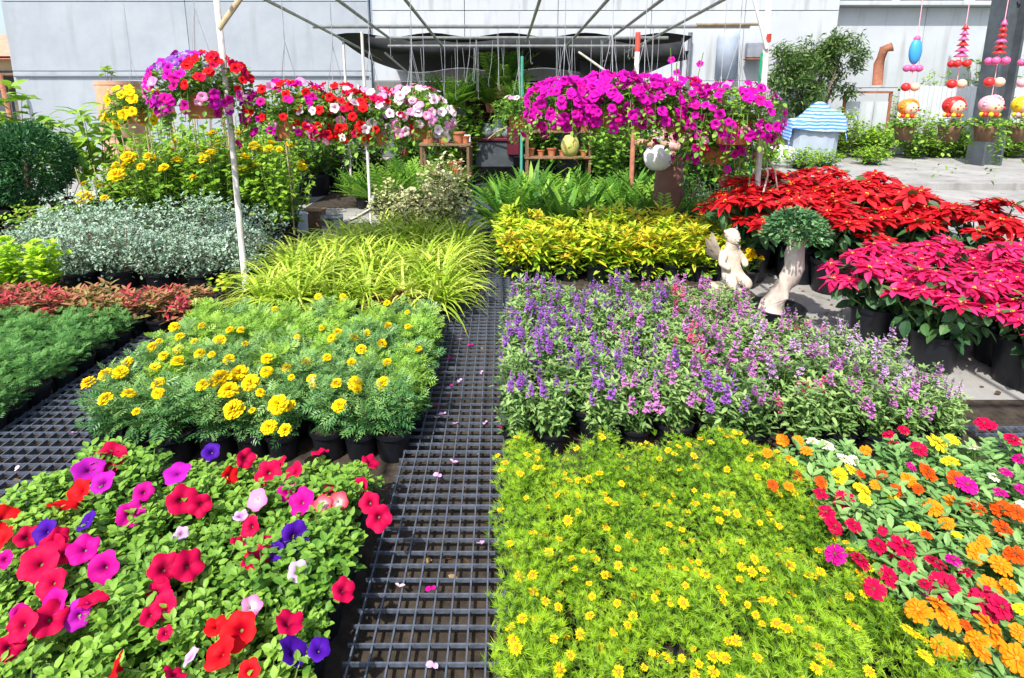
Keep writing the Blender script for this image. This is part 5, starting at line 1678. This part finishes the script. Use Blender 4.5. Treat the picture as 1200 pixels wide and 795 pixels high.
GW = wall_panels('concrete_wall', 'long grey concrete panel wall behind the flower baskets', -11.15, -2.95, 13.0, (0, 1.97, 3.48, 5.0, 6.5), 2, 'wall_grey')
mb = MB()
mb.tube([(0, 0, 0), (8.1, 0, 0)], .022, 8)
obj('conduit', mb.mesh('conduit', [MT['wall_grey']], True), GW, (.05, -.03, 1.86))
WW = wall_panels('white_wall', 'tall white painted wall behind the black net roof', -2.93, 7.62, 13.1, (0, 1.75, 3.3, 4.9, 6.5), 5, 'wall_white', lambda i, j: i == 0 and j < 3)
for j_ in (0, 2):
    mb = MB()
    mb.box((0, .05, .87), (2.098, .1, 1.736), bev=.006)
    obj('lower_panel', mb.mesh('lower_panel', [MT['wall_painted_shade']]), WW, (2.11 * (j_ + .5), 0, 0))  # lower panels carry the net's shade in their colour
mb = MB()
mb.box((5.27, .3, 4.12), (10.5, .2, 4.72))
obj('wall_core', mb.mesh('wall_core', [MT['wall_white']]), WW)
mb = MB()
for (cx, cy, sx, sy) in ((3.17, 2.5, 2.3, .06), (2.05, 1.4, .06, 2.2), (4.29, 1.4, .06, 2.2)):
    mb.box((cx, cy, .87), (sx, sy, 1.75))
mb.box((3.17, 1.4, 1.78), (2.3, 2.2, .05))
obj('doorway_recess', mb.mesh('doorway_recess', [MT['maroon']]), WW)
# details on the white wall
mb = MB()
mb.lathe([(0, 0), (.24, 0), (.24, .9), (.2, 1.0), (.1, 1.05), (0, 1.06)], 18)
tag(obj('water_heater', mb.mesh('water_heater', [MT['greybin']], True), None, at(850, 93, Y=12.85)), 'grey rounded cylinder fixed on the white wall', 'cylinder')
t = tag(obj('meter_box', None, None, at(881, 66, Y=13.0)), 'small grey meter box mounted on the white wall', 'meter box')
mb = MB()
mb.box((0, -.1, .12), (.36, .18, .34), bev=.02)
obj('casing', mb.mesh('casing', [MT['greymetal']]), t)
mb = MB()
mb.box((0, -.1, -.075), (.38, .2, .03), bev=.006)
obj('lid', mb.mesh('lid', [MT['rust']]), t)
mb = MB()
mb.tube([(0, 0, 0), (0, 0, 1.25)], .05, 8)
tag(obj('wall_conduit', mb.mesh('wall_conduit', [MT['steel']], True), None, at(805, 105, Y=12.95)), 'short dark vertical pipe on the white wall', 'pipe')

# lower white building, fence and things beyond the concrete yard
LB = wall_panels('low_white_building', 'low white building behind the corrugated fence', 7.75, 16.6, 13.6, (0, 1.6, 3.45), 4, 'wall_white')
mb = MB()
mb.box((4.4, -.05, 3.50), (9.0, .45, .10), bev=.01)
obj('ledge', mb.mesh('ledge', [MT['wall_white']]), LB)
UB = wall_panels('upper_storey', 'set back upper storey above the low white building', 7.7, 17.0, 15.0, (3.3, 5.6, 7.2), 4, 'wall_white')
for k in range(4):
    mb = MB()
    mb.box((1.1 + 2.2 * k, -.03, 4.25), (1.5, .1, 1.1))
    obj('window', mb.mesh('window', [MT['black_glass']]), UB)
bits = [(8.9, 'steel', .5), (9.75, 'wood', .6), (10.6, 'steel', .4), (11.3, 'maroon', .5), (12.1, 'steel', .55)]
for k, (x, m_, s) in enumerate(bits):
    mb = MB()
    mb.lathe([(0, 0), (.2, 0), (.26, .1), (.25, .34), (.12, .42), (0, .43)], 14)
    tag(obj('roof_tub', mb.mesh('roof_tub', [MT[m_]], True), None, (x, 13.6, 3.556), (0, 0, 0), s * 1.6), 'dark tub stored on the building ledge, ' + ['above the bushy tree side', 'second along the ledge', 'third along the ledge', 'fourth along the ledge', 'behind the dark column'][k], 'tub', 'tubs on the building ledge')
FN = thing('corrugated_fence', 'white corrugated metal fence behind the hanging mobiles', 'fence', (8.75, 12.4, 0))
pw = .82
for k in range(8):
    mb = MB()
    V, F = [], []
    n = 40
    for j in range(n + 1):
        x = (pw + .02) * j / n
        yv = .018 * math.sin(2 * PI * j / 5)
        V += [(x, yv, .12), (x, yv, 1.62), (x, yv + .003, .12), (x, yv + .003, 1.62)]
    for j in range(n):
        b = 4 * j
        F += [(b, b + 4, b + 5, b + 1), (b + 2, b + 3, b + 7, b + 6)]
    mb.add(V, F)
    obj('panel', mb.mesh('panel', [MT['corrugated']], True), FN, (k * pw, .004 * (k % 2), rng.normal(0, .012)))
mb = MB()
mb.box((3.3, .06, 1.55), (6.6, .05, .05))
obj('rail', mb.mesh('rail', [MT['steel']]), FN)
GR = thing('low_gate', 'low white gate with dark frame beside the corrugated fence', 'gate', (7.62, 12.5, 0))
mb = MB()
for (cx, cz, sx, sz) in ((.5, 1.5, 1.06, .05), (0, .75, .05, 1.5), (1.0, .75, .05, 1.5), (.5, .1, 1.0, .04)):
    mb.box((cx, 0, cz), (sx, .05, sz))
obj('gate_frame', mb.mesh('gate_frame', [MT['rust']]), GR)
for k in range(3):
    mb = MB()
    mb.box((.17 + .33 * k, .01, .72), (.315, .02, 1.16))
    obj('panel', mb.mesh('panel', [MT['wall_white']]), GR, (0, .002 * k, 0))
pipe('chimney_pipe', 'rusty bent pipe rising above the low gate', 'pipe', [at(1028, 100, Y=12.7), at(1030, 75, Y=12.7), at(1036, 58, Y=12.7), at(1046, 55, Y=12.6)], .1, 'rust', None, 10)
# dark column
t = thing('steel_column', 'dark grey steel column standing on the concrete yard', 'column', (9.48, 10.85, 0), .12)
for nm, c_, d_ in (('web', (0, 0, 3.2), (.34, .05, 6.4)), ('flange', (-.19, 0, 3.2), (.05, .36, 6.4)), ('flange', (.19, 0, 3.2), (.05, .36, 6.4)), ('base_plate', (0, 0, .012), (.52, .5, .024))):
    mb = MB()
    mb.box(c_, d_, bev=.003)
    obj(nm, mb.mesh(nm, [MT['steel']]), t)
mb = MB()
mb.tube([(.1, 0, 3.1), (1.6, .1, 3.35)], .06, 8)
obj('side_arm', mb.mesh('side_arm', [MT['steel']], True), t)
sheet('pavement', 4.6, 60, 8.6, 12.35, .10, 'ground', 'raised pale concrete pavement before the fence', th=.11)

# bushy tree, bin and cloth
t = thing('bushy_tree', 'bushy green tree standing behind the blue striped cloth', 'tree', (6.72, 12.25, 0))
mb = MB()
g = np.random.default_rng(66)
ends = []
for k in range(9):
    a = k * 2.4
    r_ = .25 + .55 * (k / 9)
    e = (math.cos(a) * r_, math.sin(a) * r_ * .5, 1.7 + g.uniform(-.1, .75))
    mb.tube([(math.cos(a) * .08, math.sin(a) * .08, .1), (math.cos(a) * .15, math.sin(a) * .12, .9), (e[0] * .6, e[1] * .6, 1.35), e], [.04, .032, .024, .012], 6)
    ends.append(e)
obj('trunk', mb.mesh('trunk', [MT['bark']], True), t)
mb = MB()
N = 9500
cl = [(e[0] + g.normal(0, .12), e[1] + g.normal(0, .1), e[2] + g.normal(0, .12), g.uniform(.22, .38)) for e in ends for _ in range(3)] + [(g.uniform(-.95, .9), g.uniform(-.4, .3), g.uniform(1.05, 2.4), g.uniform(.18, .3)) for _ in range(20)]
loc = []
for i in range(N):
    c = cl[i % len(cl)]
    d = g.normal(0, 1, 3)
    d /= np.linalg.norm(d)
    loc.append(np.array(c[:3]) + d * c[3] * g.uniform(.3, 1.05))
loc = np.array(loc)
mb.scat(T_small(.3), rot(g.uniform(0, 6.28, N), g.normal(-.2, .6, N), g.normal(0, .5, N)), loc, g.uniform(.08, .15, N), g.uniform(0, 1, N))
obj('crown', mb.mesh('crown', [MT['tree_leaf']]), t)['kind'] = 'stuff'
t = thing('storage_bin', 'large grey plastic bin half covered with a blue cloth', 'bin', (6.45, 11.55, 0), -.3, None, (.70, .75, 1.05))
mb = MB()
mb.lathe([(0, .01), (.56, 0), (.60, .82), (.63, .83), (.63, .89), (.58, .89), (.56, .8), (0, .79)], 24, sq=7)
obj('tub', smooth_by_angle(mb.mesh('tub', [MT['greybin']]), 30), t)
# striped cloth draped over it
m, n, b, out = new_mat('striped_cloth')
tc = n.nodes.new("ShaderNodeTexCoord")
wv = n.nodes.new("ShaderNodeTexWave")
wv.bands_direction = 'Z'
wv.inputs['Scale'].default_value = 5.0
wv.inputs['Distortion'].default_value = 2.2
n.links.new(tc.outputs['Object'], wv.inputs['Vector'])
r = ramp(n, [(.25, (.06, .19, .62)), (.55, (.16, .36, .78)), (.8, (.38, .52, .80))])
n.links.new(wv.outputs['Fac'], r.inputs[0])
n.links.new(r.outputs[0], b.inputs['Base Color'])
b.inputs['Roughness'].default_value = .85
MT['striped'] = m
NX = 40
g = np.random.default_rng(19)
def cloth_pt(a, c):
    # (a, c) over [-1, 1]^2; the bin top is |x|,|y| < .6
    x, y = (a * .84 if a > 0 else a * 1.15), (c * .80 if c < 0 else c * .95)
    bump = .20 * math.exp(-((x - .15) ** 2 + (y - .1) ** 2) / .3) + .06 * math.sin(4 * x + 1) + .05 * math.sin(5 * x + 2 * y) + .04 * math.sin(7 * y - 3 * x)
    ox, oy = max(0, abs(x) - .62), max(0, abs(y) - .62)
    drop = ox + oy
    fold = .03 * math.sin(13 * (x - y)) * min(1, drop * 6)
    sx = math.copysign(min(abs(x), .62) + .12 * ox + abs(fold), x)
    sy = math.copysign(min(abs(y), .62) + .12 * oy + abs(fold), y)
    return (sx * 1.03, sy * 1.03, .92 + bump * (1 if drop == 0 else max(0, 1 - drop * 5)) - drop * (1.0 + .25 * math.sin(2.3 * x + 1)))
V = [cloth_pt(-1 + 2 * i / NX, -1 + 2 * j / NX) for j in range(NX + 1) for i in range(NX + 1)]
F = [(j * (NX + 1) + i, j * (NX + 1) + i + 1, (j + 1) * (NX + 1) + i + 1, (j + 1) * (NX + 1) + i) for j in range(NX) for i in range(NX)]
mb = MB()
mb.add(V, F)
tag(obj('striped_cloth', mb.mesh('striped_cloth', [MT['striped']], True), None, (6.45, 11.55, 0), (0, 0, -.3), (.72, .77, 1.05)), 'blue and white striped cloth draped over the grey bin', 'cloth')
t = thing('white_sack', 'white sack lying beside the grey bin', 'sack', (5.75, 11.4, 0))
mb = MB()
mb.ball((0, 0, .22), .3, 12, 8, sc=(1.3, .8, .75))
obj('sack', mb.mesh('sack', [MT['white_plastic']], True), t)

# planting along the foot of the fence
for k in range(11):
    x = 7.4 + .52 * k + rng.normal(0, .06)
    shrub('fence_shrub', 'low green shrub at the fence foot, ' + ['beside the grey bin', 'second from the bin', 'third from the bin', 'before the low gate', 'fifth from the bin', 'beneath the first mobile', 'seventh from the bin', 'beneath the second mobile', 'beside the dark column', 'behind the dark column', 'past the dark column'][k], 'shrub', 'low shrubs along the corrugated fence', x, 12.1 + rng.normal(0, .06), .42, .62 if k % 3 else .85, 'shrub_leaf', T_OV, .10, 44, 16, .05, None, (0, 1.3), z=.1, sc=rng.uniform(.9, 1.15), start=.0)
for k, (x, y, s) in enumerate(((5.0, 10.6, 1.0), (5.6, 10.3, .9), (4.4, 10.8, 1.1), (6.2, 10.6, .8), (7.3, 10.9, .85))):
    shrub('yard_plant', 'leafy plant on the concrete yard, ' + ['between poinsettias and bin', 'nearer to the bin', 'beyond the white pole', 'right before the bin', 'beside the bin corner'][k], 'potted plant', 'leafy plants on the concrete yard', x, y, .40, .42, 'shrub_leaf', T_OV, .09, 34, 14, .1, (.16, .2), (0, 1.3), sc=s)
# shrubs behind the fence top
for k, (px, s) in enumerate(((1085, 1.0), (1145, 1.2), (1050, .8), (1195, 1.1))):
    y = 13.0
    shrub('wall_shrub', 'green shrub growing over the fence ' + ['between the first two mobiles', 'behind the second mobile', 'by the rusty bent pipe', 'past the dark column'][k], 'shrub', 'shrubs behind the corrugated fence', (px - 587) / 650 * y, y, .5, 1.75, 'shrub_leaf', T_OV, .14, 34, 18, .1, None, (0, .6), sc=s)

# ------------------------------------------------------------------ hanging mobiles with small planters
def dome(mb, c, r, m, seg=12):
    mb.ball(c, r, seg, 8, m=m)


def mobile(label, px, y, zt, cols, kind):
    zb = at(px, 150, Y=y).z
    t = thing('hanging_mobile', label, 'hanging mobile', ((px - 587) / 650 * (y * math.cos(PITCH) - (zb - CAMH) * math.sin(PITCH)), y, zb), 0, 'hanging mobiles by the dark column')
    u = y / 650 * 1.0
    mb = MB()
    mb.tube([(0, 0, 0), (0, 0, zt - zb)], .004, 4)
    obj('string', mb.mesh('string', [MT['toyrose']]), t)
    # planter with doll head above
    mb = MB()
    mb.ball((0, .012, .205), .080, 14, 10, m=0)
    mb.ball((.012, -.030, .190), .066, 14, 10, m=1)
    mb.ball((.02, -.096, .190), .008, 6, 4, m=1)
    for sx in (-1, 1):
        mb.ball((.02 + sx * .024, -.090, .203), .007, 6, 4, m=2)
        mb.ball((.02 + sx * .038, -.080, .178), .011, 6, 4, m=3)
    for e in range(11):
        a = PI * (1.02 + e / 10 * .96)
        mb.ball((.012 - .078 * math.cos(a), -.020, .200 - .076 * math.sin(a)), .017, 6, 4, m=0)
    for e in range(9):
        a = 2 * PI * e / 9
        mb.ball((.06 * math.cos(a), .055 * math.sin(a) - .01, .118), .022, 6, 4, m=3 if e % 2 else 4)
    obj('doll_head', mb.mesh('doll_head', [MT[cols[0]], MT['toyskin'], MT['hair'], MT[cols[1]], MT['toyyellow']], True), t)
    mb = MB()
    for e, (sx, c_) in enumerate(((-.045, 0), (.045, 1))):
        mb.ball((sx, 0, .40), .042, 10, 7, m=c_)
    obj('bead', mb.mesh('bead', [MT[cols[1]], MT['toyskin']], True), t)
    mb = MB()
    if kind == 'fish':
        mb.ball((0, 0, .74), .07, 12, 8, m=0, sc=(.85, .6, 1.8))
        for sx in (-1, 0, 1):
            mb.ball((sx * .06, 0, .58), .036, 8, 6, m=1)
        mb.ball((0, 0, .86), .03, 8, 5, m=1)
    else:
        for e in range(6):
            z_ = .88 - .048 * e
            mb.lathe([(.006, z_ + .05), (.018 + .004 * e, z_ + .02), (.030 + .006 * e, z_), (.01, z_ + .006)], 9, m=0 if e % 3 else 1)
        for a in range(5):
            mb.ball((.06 * math.cos(a * 1.26), .06 * math.sin(a * 1.26), .58), .034, 8, 5, m=1)
    obj('charm', mb.mesh('charm', [MT[cols[2]], MT[cols[3]]], True), t)
    mb = MB()
    mb.lathe([(0, -.12), (.07, -.12), (.09, -.0), (.095, .02), (.08, .02)], 12)
    obj('planter', mb.mesh('planter', [MT['wood']], True), t)
    mb, _ = clump(16, 9, .17, .08, 0, T_OV, .05, (0, 1.5), (-.5, .4), .2, 3, .02, stem=1, bend=.9)
    g = np.random.default_rng(int(px))
    for i in range(9):
        a = g.uniform(0, 6.28)
        ln = g.uniform(.1, .45)
        ts = np.linspace(0, 1, 9)
        P = np.stack([math.cos(a) * (.12 + .05 * ts) + g.normal(0, .012, 9), math.sin(a) * (.12 + .05 * ts) + g.normal(0, .012, 9), -.02 - ln * ts], 1)
        mb.scat(T_OV, rot(a + g.normal(0, 1, 9), g.normal(-.3, .4, 9), g.normal(0, .4, 9)), P, g.uniform(.03, .05, 9), g.uniform(.2, 1, 9))
    obj('trailing_foliage', mb.mesh('trailing_foliage', [MT['basket_leaf'], MT['stem_green']]), t)['kind'] = 'stuff'
    return t


ZT = 2.9
mobile('hanging mobile with a blue charm and a yellow and red ball head', 1060, 5.6, ZT, ('toyorange', 'toyred', 'toyblue', 'toypink'), 'fish')
mobile('hanging mobile with slim pink charm and a red ball head', 1113, 5.2, ZT, ('toyred', 'toyred', 'toypink', 'toyred'), 'cone')
mobile('hanging mobile with red charm and a pink ball head', 1156, 5.0, ZT, ('toyrose', 'toyred', 'toyred', 'toypink'), 'cone')
mobile('hanging mobile with magenta charm and yellow collar at the picture edge', 1194, 5.1, ZT, ('toyyellow', 'toyrose', 'toypink', 'toypink'), 'cone')
pipe('mobile_rail', 'overhead pipe that carries the hanging mobiles', 'pipe', [(2.0, 6.3, ZT + .02), (6.4, 4.55, ZT + .02)], .02, 'pipe')
pipe('mobile_rail_post', 'post at the end of the overhead pipe', 'post', [(6.4, 4.55, 0), (6.4, 4.55, ZT + .04)], .025, 'pipe')

# ------------------------------------------------------------------ terracotta column, house beyond the wall
t = thing('terracotta_column', 'tall terracotta coloured column standing before the grey wall', 'column', (-5.62, 8.35, 0))
mb = MB()
mb.lathe([(.30, 0), (.30, .8), (.298, .805), (.298, .82), (.30, .825), (.30, 1.60), (.308, 1.605), (.308, 1.66), (.27, 1.66), (.26, 1.55), (0, 1.55)], 28)
MT['terra_pale'] = plain('terracotta_pale', (.62, .36, .23), .85, c2=(.50, .27, .16), scale=5)
obj('shaft', smooth_by_angle(mb.mesh('shaft', [MT['terra_pale']])), t)
shrub('column_plant', 'thin leafy plant growing on top of the terracotta column', 'plant', None, -5.75, 8.3, .1, .32, 'shrub_leaf', T_OVW, .13, 3, 4, 0, None, (0, .6), (-.2, .3), start=.7, z=1.56)
t = thing('far_house', 'pale yellow house with tiled roof beyond the grey wall end', 'house', (-17.5, 17.5, 0))
mb = MB()
mb.box((0, 2, 1.35), (8, 4, 2.7))
obj('wall', mb.mesh('wall', [MT['houseyellow']]), t)
mb = MB()
for y0 in (0,):
    V = [(-4.3, -.5, 2.55), (4.3, -.5, 2.55), (4.3, 2, 3.4), (-4.3, 2, 3.4), (-4.3, 4.5, 2.55), (4.3, 4.5, 2.55)]
    mb.add(V, [(0, 1, 2, 3), (3, 2, 5, 4)])
    mb.add([(a, b, c - .08) for a, b, c in V], [(0, 3, 2, 1), (3, 4, 5, 2)])
obj('roof', mb.mesh('roof', [MT['rooftile']]), t)
for k in range(3):
    mb = MB()
    mb.box((-2.2 + 2.2 * k, -.03, 1.75), (1.1, .1, .8))
    obj('window', mb.mesh('window', [MT['black_glass']]), t)
mb = MB()
mb.box((0, -.9, 2.0), (8, 1.2, .06))
obj('awning', mb.mesh('awning', [MT['wood']]), t)
mb = MB()
mb.box((0, 0, .75), (8, .08, 1.5))
tag(obj('metal_fence', mb.mesh('metal_fence', [MT['steel']]), None, (-15.6, 13.4, 0)), 'dark metal fence beyond the end of the grey wall', 'fence')
pipe('rusty_post', 'leaning rusty post at the end of the grey wall', 'post', [(-10.95, 12.6, 0), (-11.1, 12.6, 1.9)], .05, 'rust')
# small things on the concrete beside the yellow shrubs
p = at(370, 268, 0)
for k, (px, py, m_, lb_) in enumerate(((358, 275, 'wood', 'brown cardboard box on the concrete behind the spider plants'), (380, 285, 'steel', 'dark blue grey crate beside the brown box'), (335, 280, 'white_plastic', 'white polystyrene box near the yellow shrubs'))):
    p = at(px, py, 0)
    mb = MB()
    mb.box((0, 0, .10), (.22, .18, .20), bev=.006)
    q = MB()
    t = thing('storage_box', lb_, 'box', (p.x, p.y + .3, 0), .3 * k)
    obj('box_body', mb.mesh('box_body', [MT[m_]]), t)
    q.box((0, 0, .206), (.23, .19, .012))
    obj('lid', q.mesh('lid', [MT[m_]]), t)
pipe('bent_pipe', 'grey bent pipe lying behind the spider plants', 'pipe', [at(400, 262, .05), at(418, 255, .1), at(436, 245, .3), at(437, 230, .42)], .02, 'pipe')
